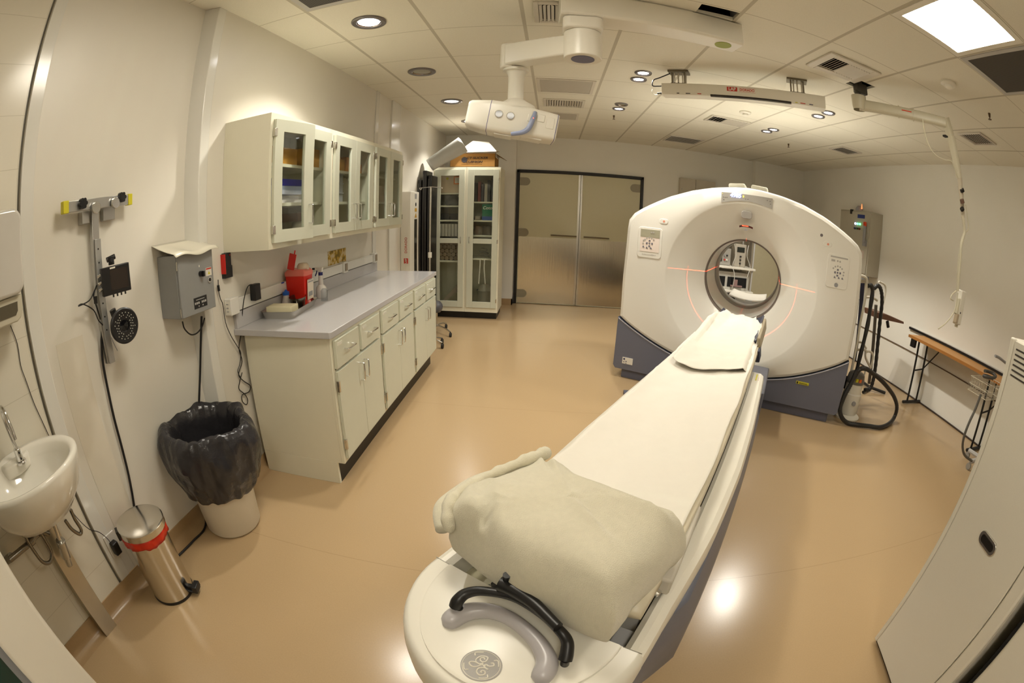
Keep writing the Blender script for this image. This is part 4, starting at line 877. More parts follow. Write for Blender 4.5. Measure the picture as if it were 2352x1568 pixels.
for k in range(7):
    if k == 3: continue
    tx.box(-1.6172, -1.6162, 1.574+.013*k, 1.583+.013*k, 1.146, 1.156)
tx.box(-1.6172, -1.6166, 1.585, 1.65, 1.165, 1.168).box(-1.6172, -1.6166, 1.60, 1.606, 1.132, 1.138).box(-1.6172, -1.6166, 1.63, 1.638, 1.132, 1.138)
part('nameplate_print', tx, LGREY, d)
for z in (1.13, 1.345): part('hinge', MB().cyl((-1.624, 1.474, z-.02), (-1.624, 1.474, z+.02), .004, n=10), STEEL, GB)
def hood(u, v):
    y = 1.44+.32*u; x = LX+.004+.19*v
    z = 1.40+.024*(1-v)**2+.008*math.sin(u*9)*v+(.012 if v > .9 else 0)*-1+.028*(1-v)
    return Vector((x, y, z))
part('plastic_hood', MB().grid(hood, 24, 10), mat('hood_white', (232, 228, 212), .2), GB, thick=.002, smooth=3, label='white plastic drip hood')
cc = thing('power_cable', 'black power cable hanging from the grey switch box down behind the trash can', 'cable', (LX+.06, 1.6, .3))
part('main', MB().tube([on(0, x_, a, b) for x_, a, b in ((-1.70, 463, 726), (-1.71, 462, 760), (-1.73, 460, 840), (-1.74, 458, 900), (-1.75, 456, 960))], .0065, 8, 4), BLACK, cc)
part('loop', MB().tube([on(0, -1.69, a, b) for a, b in ((419, 738), (424, 755), (438, 768), (452, 765), (464, 750), (470, 730))], .004, 8, 4), BLACK, cc)
part('floor_run', MB().tube([on(0, LX+.02, 452, 1000), (LX+.015, 1.5, .35), (LX+.02, 1.42, .06), (-1.70, 1.32, .012), (-1.70, 1.2, .008), (-1.705, 1.07, .008), (-1.71, .95, .008)], .0065, 8, 6), BLACK, cc)
single('wall_cord_end', MB().tube([on(0, LX+.03, a, b) for a, b in ((600, 1000), (596, 987), (588, 985), (580, 990))], .006, 8, 4), BLACK, 'short black cord end showing behind the trash can by the cabinet', 'cable')
# red and black wall unit with charger cord
bu = thing('call_handset', 'slim black and red handset in a wall cradle beside the grey switch box', 'handset', (LX+.01, 1.93, 1.2))
part('cradle', MB().box(LX+.08, -1.672, 1.895, 1.965, 1.215, 1.28), BLACK, bu, bev=.003)
part('handset', MB().box(LX+.08, -1.670, 1.90, 1.955, 1.27, 1.350), BLACK, bu, bev=.004)
part('red_edge', MB().box(LX+.08, -1.666, 1.893, 1.899, 1.24, 1.345), RED, bu, bev=.001)
part('lamp', MB().cyl((-1.669, 1.94, 1.337), (-1.667, 1.94, 1.337), .004, n=10), RED, bu)
part('cord', MB().tube([on(0, -1.68, a, b) for a, b in ((501, 642), (502, 665), (506, 685), (512, 700), (518, 740), (530, 770), (545, 795), (553, 810), (551, 835), (546, 852), (553, 868))], .0024, 6, 4), BLACK, bu)
part('cord_bead', MB().cyl(on(0, -1.68, 501, 655), on(0, -1.68, 503, 668), .0075), BLACK, bu)
# towel dispenser
td = thing('towel_dispenser', 'white wall mounted paper towel dispenser with open beige slot, cut by the picture edge', 'dispenser', (LX+.07, .42, 1.5))
part('cover', MB().prism(rrect(.22, .632, 1.412, 1.695, .045, 8), 0, LX, -1.640), mat('dispenser_white', (212, 208, 200), .15, coat=.4), td, bev=.012, seg=4)
bt_ = MB()
prof = [(.20, 1.410), (.618, 1.410), (.618, 1.36), (.603, 1.335), (.583, 1.325), (.20, 1.325)]
part('base', MB().prism(prof, 0, LX, -1.66), mat('dispenser_cream', (204, 198, 178), .3), td, bev=.004)
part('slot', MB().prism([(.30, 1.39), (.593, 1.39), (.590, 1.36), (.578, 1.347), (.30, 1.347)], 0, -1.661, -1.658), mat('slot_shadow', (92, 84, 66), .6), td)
part('cord', MB().tube([on(0, LX+.006, a, b) for a, b in ((24, 747), (40, 790), (48, 840), (62, 880), (78, 925), (96, 965), (116, 1008))], .002, 6, 4), mat('cord_dark', (46, 42, 40), .5), td)
# sink
SX, SY, SZ = -1.59, .415, .885
sk = thing('wash_basin', 'white ceramic wash basin on the left wall above a steel leg', 'sink', (SX, SY, .68))
def basin(r, z, dy=0, kx=1):
    out_ = []
    for i in range(48):
        a = 2*math.pi*i/48; x = r*.86*math.cos(a)*kx; y = r*1.10*math.sin(a); z_ = z+.025
        out_.append(Vector((max(SX+x+.0, LX+.003+.0008*i/48), SY+y, z_)))
    return out_
def inb(r, z, dx): return [Vector((max(SX+dx+r*.86*math.cos(2*math.pi*i/48), LX+.01), SY+r*1.10*math.sin(2*math.pi*i/48), z+.025)) for i in range(48)]
part('bowl', MB().loft([basin(.07, .665), basin(.15, .69), basin(.20, .745), basin(.228, .81), basin(.238, .85), basin(.236, .862), basin(.228, .866), inb(.208, .865, .010), inb(.196, .858, .016), inb(.185, .83, .022), inb(.165, .79, .028), inb(.12, .755, .028), inb(.02, .745, .02)]), CERAM, sk, smooth=1.2)
part('tap_ledge', MB().prism([(LX+.035, SY-.09), (LX+.075, SY-.07), (LX+.09, SY), (LX+.075, SY+.07), (LX+.035, SY+.09)], 2, .83, .884), CERAM, sk, bev=.012, seg=4)
part('drain', MB().lathe([(.0005, .7735), (.02, .7735), (.022, .771)], (SX, SY, 0), 20), CHROME, sk)
fc = thing('sensor_faucet', 'chrome gooseneck sensor faucet standing on the wash basin', 'faucet', (-1.69, .415, .879))
part('body', MB().cyl((-1.69, .436, .879), (-1.69, .436, .925), .018).cyl((-1.69, .436, .879), (-1.69, .436, .868), .026), CHROME, fc, bev=.002)
part('spout', MB().tube([(-1.69, .436, .92), (-1.70, .428, 1.0), (-1.695, .424, 1.055), (-1.665, .418, 1.085), (-1.625, .418, 1.075), (-1.60, .42, 1.02), (-1.595, .421, .985)], .0085, 12), CHROME, fc)
parts_each('sensor_eye', MB().cyl((-1.671, .436, .89), (-1.669, .436, .89), .004, n=10).cyl((-1.671, .436, .912), (-1.669, .436, .912), .004, n=10), INK, fc)
pl = thing('basin_plumbing', 'chrome trap and hoses hanging under the wash basin', 'plumbing', (-1.66, .40, .5))
part('tailpiece', MB().cyl(on(0, -1.62, 122, 1195), on(0, -1.64, 138, 1242), .010), CHROME, pl)
part('valve_body', MB().cyl(on(0, -1.64, 138, 1240), on(0, -1.66, 152, 1278), .024, n=24).cyl(on(0, -1.66, 152, 1278), on(0, -1.665, 160, 1298), .018, .015), mat('clear_chrome', (200, 198, 190), .12, metal=.8), pl, bev=.003)
part('mixing_box', MB().box(LX+.01, -1.68, .36, .47, .60, .69), mat('dark_pipe', (90, 78, 60), .4, metal=.6), pl, bev=.006)
PIPE = mat('worn_chrome', (140, 134, 124), .25, metal=.9)
part('drain_pipe', MB().tube([on(0, -1.70, a, b) for a, b in ((112, 1225), (98, 1222), (84, 1228), (70, 1245), (50, 1262), (22, 1285))], .013, 12), PIPE, pl)
part('union_nut', MB().cyl(on(0, -1.70, 76, 1238), on(0, -1.70, 64, 1250), .019, n=12), PIPE, pl)
part('hose', MB().tube([on(0, -1.68, a, b) for a, b in ((55, 1212), (60, 1235), (78, 1265), (98, 1290), (115, 1290), (118, 1268), (104, 1240), (92, 1222))], .0085, 10), PIPE, pl)
part('hose', MB().tube([on(0, -1.66, a, b) for a, b in ((150, 1195), (165, 1215), (183, 1226), (186, 1215), (172, 1192), (162, 1170))], .0085, 10), PIPE, pl)
part('elbow', MB().cyl(on(0, -1.72, 26, 1278), on(0, -1.77, 16, 1286), .017, n=12), PIPE, pl)
part('leg', MB().box(LX+.05, LX+.062, .388, .480, 0, .70).box(LX+.0, LX+.05, .470, .480, 0, .70).box(LX+.0, LX+.05, .388, .398, 0, .70), mat('leg_steel', (192, 186, 172), .3, metal=1, noise_amt=.05), sk, bev=.001, label='flat stainless support leg')
so = thing('wall_socket', 'low white wall socket with a black plug beside the pedal bin', 'socket', (LX+.01, .735, .27))
part('plate', MB().box(LX+.006, LX+.014, .70, .775, .225, .345), PVC, so, bev=.003)
part('plug', MB().box(LX+.014, LX+.05, .715, .755, .245, .31), BLACK, so, bev=.006)
part('cord', MB().tube([on(0, -1.74, a, b) for a, b in ((160, 1165), (178, 1190), (205, 1215), (228, 1222), (248, 1238), (256, 1250))], .002, 6, 4), mat('cord_dark', (46, 42, 40), .5), so)

# ------------------------------------------------------------------ bins
PB = (-1.585, .855, 0)
pb = thing('pedal_bin', 'slim stainless pedal bin with a flat lid and red liner', 'bin', PB)
ph = .415
part('body', MB().lathe([(.0005, .012), (.113, .012), (.113, ph-.05), (.110, ph-.05)], PB, 48), mat('bin_steel', (210, 206, 198), .18, metal=1, noise_amt=.04, noise_scale=4, stretch=(40, 40, 1)), pb)
part('base_ring', MB().lathe([(.0005, 0), (.114, 0), (.116, .006), (.114, .016), (.0005, .016)], PB, 48), BLACK, pb)
def fr(a, k): return .121+.003*math.sin(a*9)+.002*math.sin(a*17+k)
lin_ = []
for z, k in ((ph-.078, .0), (ph-.064, 1.2), (ph-.05, 2.1), (ph-.030, 3.0)):
    lin_.append([Vector((PB[0]+fr(a, k)*math.cos(a), PB[1]+fr(a, k)*math.sin(a), z+.003*math.sin(a*5+k)+.0015*math.sin(a*23+k*2))) for a in [2*math.pi*i/72 for i in range(72)]])
part('liner', MB().loft(lin_, False), mat('red_bag', (206, 44, 14), .3), pb, thick=.001, label='red bag edge')
part('lid', MB().lathe([(.0005, ph), (.118, ph), (.125, ph-.004), (.126, ph-.032), (.121, ph-.032)], PB, 48), mat('lid_steel', (214, 210, 202), .16, metal=1), pb)
part('lid_hinge', MB().box(PB[0]-.02, PB[0]+.02, PB[1]+.115, PB[1]+.138, ph-.05, ph-.005, Matrix.Translation(PB) @ Matrix.Rotation(R(150), 4, 'Z') @ Matrix.Translation((-PB[0], -PB[1], 0))), BLACK, pb)
PMx = Matrix.Translation(PB) @ Matrix.Rotation(R(18), 4, 'Z')
part('pedal', MB().box(.105, .165, -.026, .026, .022, .032, PMx).box(.140, .168, -.028, .028, .032, .062, PMx @ Matrix.Rotation(0, 4, 'Y')).box(.11, .15, -.012, .012, .005, .05, PMx), BLACK, pb, bev=.004)
TC = (-1.575, 1.455, 0)
tc = thing('trash_can', 'large white plastic trash can lined with a black bag', 'trash can', TC)
part('bucket', MB().lathe([(.0005, .004), (.15, .004), (.162, .02), (.186, .555), (.181, .555), (.154, .03), (.0005, .02)], TC, 56), mat('can_white', (216, 208, 190), .35), tc)
bag = mat('bag_black', (46, 45, 48), .2, noise_amt=.1, bump=.9, bump_scale=15)
BP = [(.002, .05), (.08, .045), (.13, .06), (.150, .20), (.160, .30), (.164, .40), (.170, .49), (.174, .55), (.186, .592), (.202, .610), (.216, .618), (.232, .612), (.244, .592), (.253, .56), (.260, .52), (.263, .48), (.262, .44), (.258, .40), (.250, .37), (.244, .345), (.236, .32), (.226, .295), (.214, .275)]
def bagr(i, j, n):
    a = 2*math.pi*i/n; r, z = BP[j]
    k = 0 if j < 2 else (.2 if j < 8 else (.6 if j == 8 else 1))
    c_ = Vector((math.cos(a), math.sin(a), 0))
    rg = lambda q, f: (1-2*abs(noise.noise(q*f)))
    q = Vector((c_.x, c_.y, z*2.4))
    r += k*(.024*noise.noise(q*2.0)+.016*rg(q, 3.4)-.014+.009*rg(q+Vector((1, 5, 2)), 7)+.005*rg(q+Vector((3, 1, 2)), 14))
    z += (.022*noise.noise(c_*2.3+Vector((0, 0, 5)))+.006*noise.noise(c_*9))*(1 if j > 7 else .2)-(.012*math.cos(a) if j > 14 else 0)
    return Vector((max(TC[0]+r*math.cos(a), LX+.004), TC[1]+r*math.sin(a), z))
part('bin_bag', MB().loft([[bagr(i, j, 120) for i in range(120)] for j in range(len(BP))], False), bag, tc, thick=.0016, smooth=.5, sub=1, label='shiny black bag folded over the rim')

# ------------------------------------------------------------------ tall cabinets in the alcove
TY, TBK, TZ0, TZ1 = 6.09, 6.62, .10, 2.095
def tall_unit(x0, x1, label, hinge):
    t = thing('tall_cabinet', label, 'cabinet', ((x0+x1)/2, (TY+TBK)/2, 0), 0, 'tall glass door cabinets')
    th = .018; YF = TY+.02; m = MB().box(x0, x0+th, YF, TBK, TZ0, TZ1).box(x1-th, x1, YF, TBK, TZ0, TZ1).box(x0+th, x1-th, YF, TBK, TZ0, TZ0+.05).box(x0+th, x1-th, YF, TBK, TZ1-.02, TZ1).box(x0+th, x1-th, TBK-.01, TBK, TZ0+.05, TZ1-.02)
    m.box(x0, x0+.03, TY, YF, TZ0, TZ1).box(x1-.03, x1, TY, YF, TZ0, TZ1).box(x0+.03, x1-.03, TY, YF, TZ1-.032, TZ1).box(x0+.03, x1-.03, TY, YF, TZ0, TZ0+.06)
    part('carcass', m, CABB, t)
    part('toe_kick', MB().box(x0+(.02 if hinge == 'L' else 0), x1-(.02 if hinge == 'R' else 0), TY+.06, TBK, 0, TZ0), mat('toe_black', (18, 16, 14), .4), t)
    for z in ((1.72, 1.545, 1.345, .78) if hinge == 'L' else (1.60, 1.345, 1.14, .82)): part('shelf', MB().box(x0+th, x1-th, TY+.05, TBK-.01, z, z+.02), CABB, t)
    a, b = x0+.025, x1-.02; z0, z1 = TZ0+.065, TZ1-.035; ga, gb = a+.085, b-.075
    m = MB(); Y0, Y1 = TY-.019, TY-.001
    m.box(a, ga, Y0, Y1, z0, z1).box(gb, b, Y0, Y1, z0, z1).box(ga, gb, Y0, Y1, z0, z0+.085).box(ga, gb, Y0, Y1, z1-.085, z1).box(ga, gb, Y0, Y1, 1.05, 1.115)
    d = part('door', m, CABD, t, bev=.002)
    part('pane', MB().box(ga, gb, Y0+.007, Y0+.011, z0+.085, 1.05), PANE, d); part('pane', MB().box(ga, gb, Y0+.007, Y0+.011, 1.115, z1-.085), PANE, d)
    hx = b-.035 if hinge == 'L' else a+.035
    part('handle', handle_bar(MB(), (hx, Y0, 1.05), (hx, Y0, 1.14), (0, -.028, 0)), CHROME, d)
    e = a if hinge == 'L' else b
    for hz in (.27, 1.08, 1.92): part('hinge', MB().box(e-.007, e+.007, Y0-.004, Y1, hz-.025, hz+.025), STEEL, d)
    return t
tall_unit(-1.612, -1.155, 'left tall cabinet with glass door in the alcove, towels in its lower half', 'L')
tall_unit(-1.153, -.695, 'right tall cabinet with glass door next to the double door, bucket at the bottom', 'R')
iy = 6.2
bx = thing('supply_carton', 'white carton with an orange framed label on the top shelf of the left tall cabinet', 'box', (-1.38, iy+.1, 1.741))
part('carton', MB().box(-1.55, -1.21, iy-.05, iy+.25, 1.742, 1.99), mat('carton_pale', (208, 186, 158), .6), bx)
part('label', MB().box(-1.34, -1.215, iy-.053, iy-.0505, 1.86, 1.97), mat('label_orange', (226, 120, 40), .5), bx, label='orange bordered label')
part('label_inner', MB().box(-1.325, -1.22, iy-.0555, iy-.0535, 1.875, 1.955), PAPER, bx)
part('stamp', MB().cyl((-1.43, iy-.052, 1.94), (-1.43, iy-.0505, 1.94), .018), YEL, bx)
single('crumpled_bag', MB().loft([[Vector((-1.36+.10*math.cos(a)*k+.02*math.sin(3*a), iy+.08+.06*math.sin(a)*k, z)) for a in [i*math.pi/6 for i in range(12)]] for z, k in ((1.566, .9), (1.60, 1.1), (1.65, .8), (1.70, .3))]), mat('grey_bag', (110, 108, 104), .5), 'crumpled grey bag on the second shelf of the left tall cabinet', 'bag')
single('dark_case', MB().box(-1.52, -1.22, iy, iy+.2, 1.366, 1.45), mat('case_dark', (46, 42, 40), .6), 'dark flat case on the third shelf of the left tall cabinet', 'case', bev=.006)
for i in range(7): single('binder', MB().box(-1.545+.045*i, -1.507+.045*i, iy-.03, iy+.2, 1.135, 1.31), mat('binder_white', (200, 194, 180), .6, noise_amt=.05), 'white upright folder in the row above the middle rail of the left tall cabinet', 'folder', 'white folders in the left tall cabinet', bev=.003)
# rolled towels
rt = mat('towel_brown', (140, 122, 98), .95, noise_amt=.15, noise_scale=60, bump=.3); r0 = None; k = 0
single('cabinet_bottom_tray', MB().box(-1.59, -1.17, iy-.05, iy+.25, .7995, .802), CABB, 'thin liner tray under the rolled towels in the left tall cabinet', 'tray')
tw_spots = []
for row in range(5):
    for i in range(6 if row % 2 == 0 else 5): tw_spots.append((-1.545+.062*i+(.031 if row % 2 else 0), .802+.030+.052*row))
for i, (x, z) in enumerate(tw_spots):
    if i == 0:
        r0 = single('rolled_towel', MB().cyl((x, iy-.04, z), (x, iy+.16, z), .030, n=14).cyl((x+.004, iy-.044, z), (x+.004, iy-.039, z+.0), .016, n=12), rt, 'small brown rolled towel in the heap behind the lower pane of the left tall cabinet', 'towel', 'rolled towels', bev=.006)
    else: place(r0, (x, r0.location.y, z-.030), 0)
single('plastic_sheet_roll', MB().loft([[Vector((-1.55, iy, .16)), Vector((-1.53, iy+.1, .16)), Vector((-1.52, iy, .16))], [Vector((-1.26, iy, .48)), Vector((-1.22, iy+.1, .52)), Vector((-1.22, iy, .40))]]), mat('sheet_pale', (170, 156, 140), .4), 'pale folded plastic leaning at the bottom of the left tall cabinet', 'plastic sheet')
for i, (x, c) in enumerate(((-1.04, (54, 44, 44)), (-.99, (120, 60, 54)), (-.945, (70, 66, 74)), (-.90, (180, 172, 160)), (-.86, (30, 28, 30)), (-.81, (34, 32, 34)))):
    single('folder_file', MB().box(x-.019, x+.019, iy-.02, iy+.2, 1.621, 1.621+(.26, .28, .24, .25, .30, .31)[i]), mat('file_%d' % i, c, .6), ('dark', 'reddish', 'blue grey', 'pale', 'tall black', 'tallest black')[i]+' upright file on the top shelf of the right tall cabinet', 'file', 'files in the right tall cabinet')
gb_ = thing('green_carton', 'green and blue carton with white lettering in the right tall cabinet', 'box', (-.86, iy+.1, 1.366))
part('carton', MB().box(-.94, -.76, iy-.04, iy+.2, 1.366, 1.585), mat('carton_green', (20, 116, 84), .5, noise_amt=.3, noise_scale=14), gb_)
part('lettering', MB().text('Coto', .06, Matrix.Translation((-.87, iy-.0415, 1.535)) @ FW, shear=.2, bold=.001), PAPER, gb_)
part('lower_band', MB().box(-.94, -.76, iy-.0425, iy-.0405, 1.366, 1.42), mat('band_blue', (60, 90, 150), .5), gb_)
single('white_bundle', MB().box(-1.05, -.97, iy, iy+.15, 1.366, 1.42), mat('bundle', (178, 166, 150), .7), 'pale bundle beside the green carton', 'bundle', bev=.012)
for x, z, s_, c, l in ((-1.0, 1.161, .09, (120, 108, 92), 'brownish pouch left'), (-.87, 1.161, .10, (98, 88, 74), 'dull pouch right')):
    single('supply_pouch', MB().lathe([(.0005, 0), (s_*.8, 0), (s_*.9, .05), (s_*.6, .12), (.0005, .13)], (x, iy+.08, z), 12), mat('pouch%d' % int(s_*100), c, .6, noise_amt=.3, noise_scale=40), l+' on the shelf above the middle rail of the right tall cabinet', 'pouch')
single('coiled_tubing', MB().tube([(-.92+.08*math.cos(t)*(1-.03*t), iy+.06+.05*math.sin(t), .85+.008*t) for t in [i*.6 for i in range(26)]], .008, 8, 3), mat('tubing_grey', (130, 126, 116), .4), 'coil of grey tubing behind the lower pane of the right tall cabinet', 'tubing')
st = MB(); 
for x in (-.95, -.89): st.tube([(x, iy-.055, .835), (x-.004, iy-.055, .7), (x-.016*(1 if x < -.9 else -1), iy-.055, .49)], .0085, 6, 4)
single('hanging_straps', st, PAPER, 'two white straps hanging from the shelf in the right tall cabinet', 'strap')
bk = thing('white_bucket', 'whitish bucket of cloths at the bottom of the right tall cabinet', 'bucket', (-.89, iy+.13, .151))
part('pail', MB().lathe([(.0005, 0), (.10, 0), (.135, .22), (.14, .225), (.13, .22)], (-.89, iy+.13, .151), 28), mat('pail', (160, 156, 146), .5), bk)
part('cloths', MB().lathe([(.12, .20), (.10, .27), (.05, .31), (.0005, .30)], (-.89, iy+.13, .151), 14), mat('cloths', (186, 180, 164), .9, bump=.5, bump_scale=30), bk)
# box on top of the tall cabinets
cz = TZ1
ct = thing('cushion_carton', 'brown cardboard carton with printed lettering on top of the tall cabinets', 'carton', (-1.08, 6.25, cz))
part('tub', openbox(-1.385, -.775, 6.0+.09, 6.48, cz+.001, cz+.19, .005), CARD, ct)
part('lettering', MB().text('CT SLICKER', .050, Matrix.Translation((-1.02, 6.0885, cz+.125)) @ FW, shear=.25, bold=.001, font_scale=(1.1, .85)).text('CUSHION', .046, Matrix.Translation((-1.06, 6.0885, cz+.070)) @ FW, shear=.2, bold=.001, font_scale=(1.1, .85)).box(-1.23, -.95, 6.0885, 6.0895, cz+.040, cz+.042), INK, ct)
part('round_logo', MB().cyl((-1.19, 6.0895, cz+.10), (-1.19, 6.088, cz+.10), .040), mat('logo_dark', (66, 60, 62), .6), ct)
part('side_flap', MB().quad(Vector((-.775, 6.09, cz+.19)), Vector((-.775, 6.48, cz+.19)), Vector((-.66, 6.46, cz+.13)), Vector((-.68, 6.10, cz+.12))), mat('card_dark', (128, 96, 54), .8), ct, thick=.005)
part('front_flap', MB().quad(Vector((-1.30, 6.06, cz+.197)), Vector((-.73, 6.06, cz+.212)), Vector((-.73, 6.16, cz+.222)), Vector((-1.30, 6.16, cz+.205))), CARD, ct, thick=.004)
single('foam_wedge', MB().loft([[Vector((x, y, z)) for x, y in ((-1.30, 6.12), (-.765, 6.12), (-.765, 6.46), (-1.30, 6.46))] for z in (cz+.14,)]+[[Vector((-1.30, 6.12, cz+.20)), Vector((-.765, 6.12, cz+.225)), Vector((-.765, 6.46, cz+.225)), Vector((-1.30, 6.46, cz+.20))], [Vector((-1.12, 6.30, cz+.40)), Vector((-.90, 6.30, cz+.38)), Vector((-.90, 6.46, cz+.38)), Vector((-1.12, 6.46, cz+.40))]]), mat('foam_white', (236, 234, 222), .6), 'white foam wedge sticking up out of the carton', 'foam wedge', bev=.003)
# clear rolled plastic leaning beside
def roll(u, v):
    p0_, p1_ = Vector((-1.60, 5.85, 2.09)), Vector((-1.18, 5.95, 2.37)); c = p0_.lerp(p1_, u); a = -1.2+v*4.4; r_ = .10+.035*u
    d = (p1_-p0_).normalized(); s_ = d.orthogonal().normalized(); w_ = d.cross(s_)
    return c+s_*math.cos(a)*r_+w_*math.sin(a)*r_
single('plastic_shell', MB().grid(roll, 14, 24), mat('shell_clear', (196, 198, 196), .18, coat=.4), 'curved translucent plastic shell resting atop the black boards and carton', 'plastic shell', thick=.004, smooth=3)
# black boards standing behind the counter end
for i, (x0, x1, y, z1) in enumerate(((-1.695, -1.645, 5.62, 1.90), (-1.645, -1.585, 5.66, 2.02), (-1.585, -1.525, 5.70, 1.96))):
    o = thing('black_board', ('leftmost', 'tallest middle', 'rightmost')[i]+' black padded board standing beside the tall cabinets', 'board', ((x0+x1)/2, y, 0), 0, 'black boards')
    part('board', MB().box(x0+.002, x1-.002, y, y+.30, 0, z1), mat('board_black', (20, 18, 18), .35), o, bev=.012)
    part('edge_strip', MB().box(x0+.01, x0+.018, y-.004, y-.0005, .05, z1-.05), mat('strip_grey', (74, 72, 68), .3), o)
# upright laser unit
lu = thing('wall_laser_unit', 'tall white laser positioning unit standing on the left wall behind the counter', 'laser unit', (-1.62, 5.1, .3))
part('housing', MB().box(LX2+.001, -1.575, 4.98, 5.30, .35, 1.725), WHITE, lu, bev=.008)
part('slot', MB().box(-1.575, -1.572, 5.12, 5.22, .60, 1.40), mat('slot_glass', (24, 18, 18), .15), lu)
mk = MB().box(-1.576, -1.573, 5.13, 5.20, 1.64, 1.70); part('type_label', mk, GREY, lu)
part('round_mark', MB().cyl((-1.576, 5.17, 1.575), (-1.573, 5.17, 1.575), .022), INK, lu)
part('warning_sign', MB().prism([(5.13, 1.42), (5.21, 1.42), (5.17, 1.47)], 0, -1.575, -1.572).box(-1.575, -1.572, 5.135, 5.205, 1.49, 1.53), mat('warn_amber', (190, 146, 40), .5), lu)
MT = Matrix.Translation((-1.63, 4.979, 1.06)) @ Matrix.Rotation(R(90), 4, 'X') @ Matrix.Rotation(R(90), 4, 'Z')
part('lettering', MB().text('DORADO', .042, MT @ Matrix.Translation((.045, 0, 0))), REDINK, lu); part('brand_block', MB().box(-1.655, -1.605, 4.976, 4.981, .895, .955), REDINK, lu)
part('brand_letters', MB().text('LAP', .032, Matrix.Translation((-1.63, 4.9755, .925)) @ Matrix.Rotation(R(90), 4, 'X') @ Matrix.Rotation(R(90), 4, 'Z'), bold=.001), PAPER, lu)
# iv pole
IV = (-1.283, 4.75)
iv = thing('iv_pole', 'thin steel drip stand with a hooked top between counter and tall cabinets', 'drip stand', (IV[0], IV[1], 0))
part('pole', MB().cyl((*IV, .09), (*IV, 1.758), .010), STEEL, iv)
part('collar', MB().cyl((*IV, .99), (*IV, 1.05), .02), WHITE, iv, bev=.004)
part('hook', MB().tube([(IV[0], IV[1], 1.758), (IV[0]-.05, IV[1], 1.753), (IV[0]-.11, IV[1], 1.748), (IV[0]-.125, IV[1], 1.745), (IV[0]-.11, IV[1], 1.73), (IV[0]-.10, IV[1], 1.745)], .0045, 8), CHROME, iv)
part('hook', MB().tube([(IV[0], IV[1], 1.758), (IV[0]+.05, IV[1], 1.753), (IV[0]+.12, IV[1], 1.748), (IV[0]+.128, IV[1], 1.745), (IV[0]+.12, IV[1], 1.735)], .0045, 8), CHROME, iv)
def casters(parent, c, r, n, a0=0, hub=.06, leg=LGREY, rr=.012):
    for i in range(n):
        a = a0+2*math.pi*i/n; x, y = c[0]+r*math.cos(a), c[1]+r*math.sin(a)
        part('leg', MB().tube([(c[0], c[1], hub+.02), ((c[0]+x)/2, (c[1]+y)/2, hub+.018), (x, y, hub)], rr, 8), leg, parent)
        part('caster', MB().cyl((x-.012, y, .028), (x+.012, y, .028), .028, n=18).cyl((x, y, .03), (x, y, hub), .007), RUBBER, parent)
casters(iv, IV, .16, 5, R(50), .065, STEEL, .009)
rs = thing('rolling_stand', 'low rolling stand with a round grey knob half hidden behind the far counter end', 'stand', (-1.364, 5.35, 0))
part('knob', MB().lathe([(.0005, -.08), (.045, -.068), (.072, -.035), (.08, 0), (.072, .035), (.045, .068), (.0005, .08)], (-1.364, 5.35, .32), 28), mat('ball_grey', (86, 86, 92), .4), rs)
part('post', MB().cyl((-1.364, 5.35, .07), (-1.364, 5.35, .245), .014), STEEL, rs)
for q in ((.22, -.20), (-.1, .16), (.08, .18), (-.15, -.06), (.02, -.22)):
    part('leg', MB().tube([(-1.364, 5.35, .085), (-1.364+q[0]*.6, 5.35+q[1]*.6, .085), (-1.364+q[0], 5.35+q[1], .06)], .010, 8), STEEL, rs)
    part('caster', MB().cyl((-1.376+q[0], 5.35+q[1], .026), (-1.352+q[0], 5.35+q[1], .026), .026, n=18).cyl((-1.364+q[0], 5.35+q[1], .03), (-1.364+q[0], 5.35+q[1], .062), .007), RUBBER, rs)
# ------------------------------------------------------------------ ceiling injector
CI = thing('ceiling_beam', 'white ceiling beam housing with a lime green dot under its right end', 'ceiling mount', (.5, 2.35, 2.60), 0)
BMx = Matrix.Translation((.03, 2.19, 0)) @ Matrix.Rotation(R(4.5), 4, 'Z')
part('housing', MB().prism([(0, 2.70), (0, 2.585), (.01, 2.574), (.16, 2.574), (.185, 2.60), (.185, 2.70)], 0, -.02, .995), WHITE, CI, bev=.006) if False else None
h_ = MB().prism([(0, 2.712), (-.004, 2.585), (.008, 2.574), (.15, 2.574), (.16, 2.585), (.16, 2.712)], 0, -.01, .998); h_.bm.transform(BMx); part('housing', h_, WHITE, CI, bev=.004)
h_ = MB().box(-.005, .70, .01, .15, 2.70, 2.7195); h_.bm.transform(BMx); part('mounting_plate', h_, WHITE, CI)
h_ = MB().prism(circ(.90, .075, .048, 32), 2, 2.5715, 2.5745); h_.bm.transform(BMx); part('green_dot', h_, mat('lime', (150, 160, 40), .5), CI, label='lime green round sticker')
AR = thing('injector_arm', 'white jointed ceiling arm with a round hub carrying the injector column', 'ceiling arm', (.12, 2.3, 2.45), 0)
part('swivel_plate', MB().prism(rrect(.03, .235, 2.20, 2.39, .04), 2, 2.50, 2.572), WHITE, AR, bev=.008)
part('hub', MB().loft([[Vector((x, y, z)) for x, y in circ(.135, 2.305, .098, 40)] for z in (2.50, 2.36, 2.345)]), WHITE, AR, bev=.004, smooth=.6)
part('hub_cap', MB().prism(circ(.135, 2.30, .060, 32), 2, 2.3415, 2.3455), mat('cap_bluegrey', (104, 106, 132), .4), AR, label='blue grey round cap')
a0, a1 = Vector((.10, 2.34, 2.43)), Vector((-.265, 2.62, 2.47))
dd = (a1-a0).normalized(); side = Vector((-dd.y, dd.x, 0)).normalized(); up = Vector((0, 0, 1))
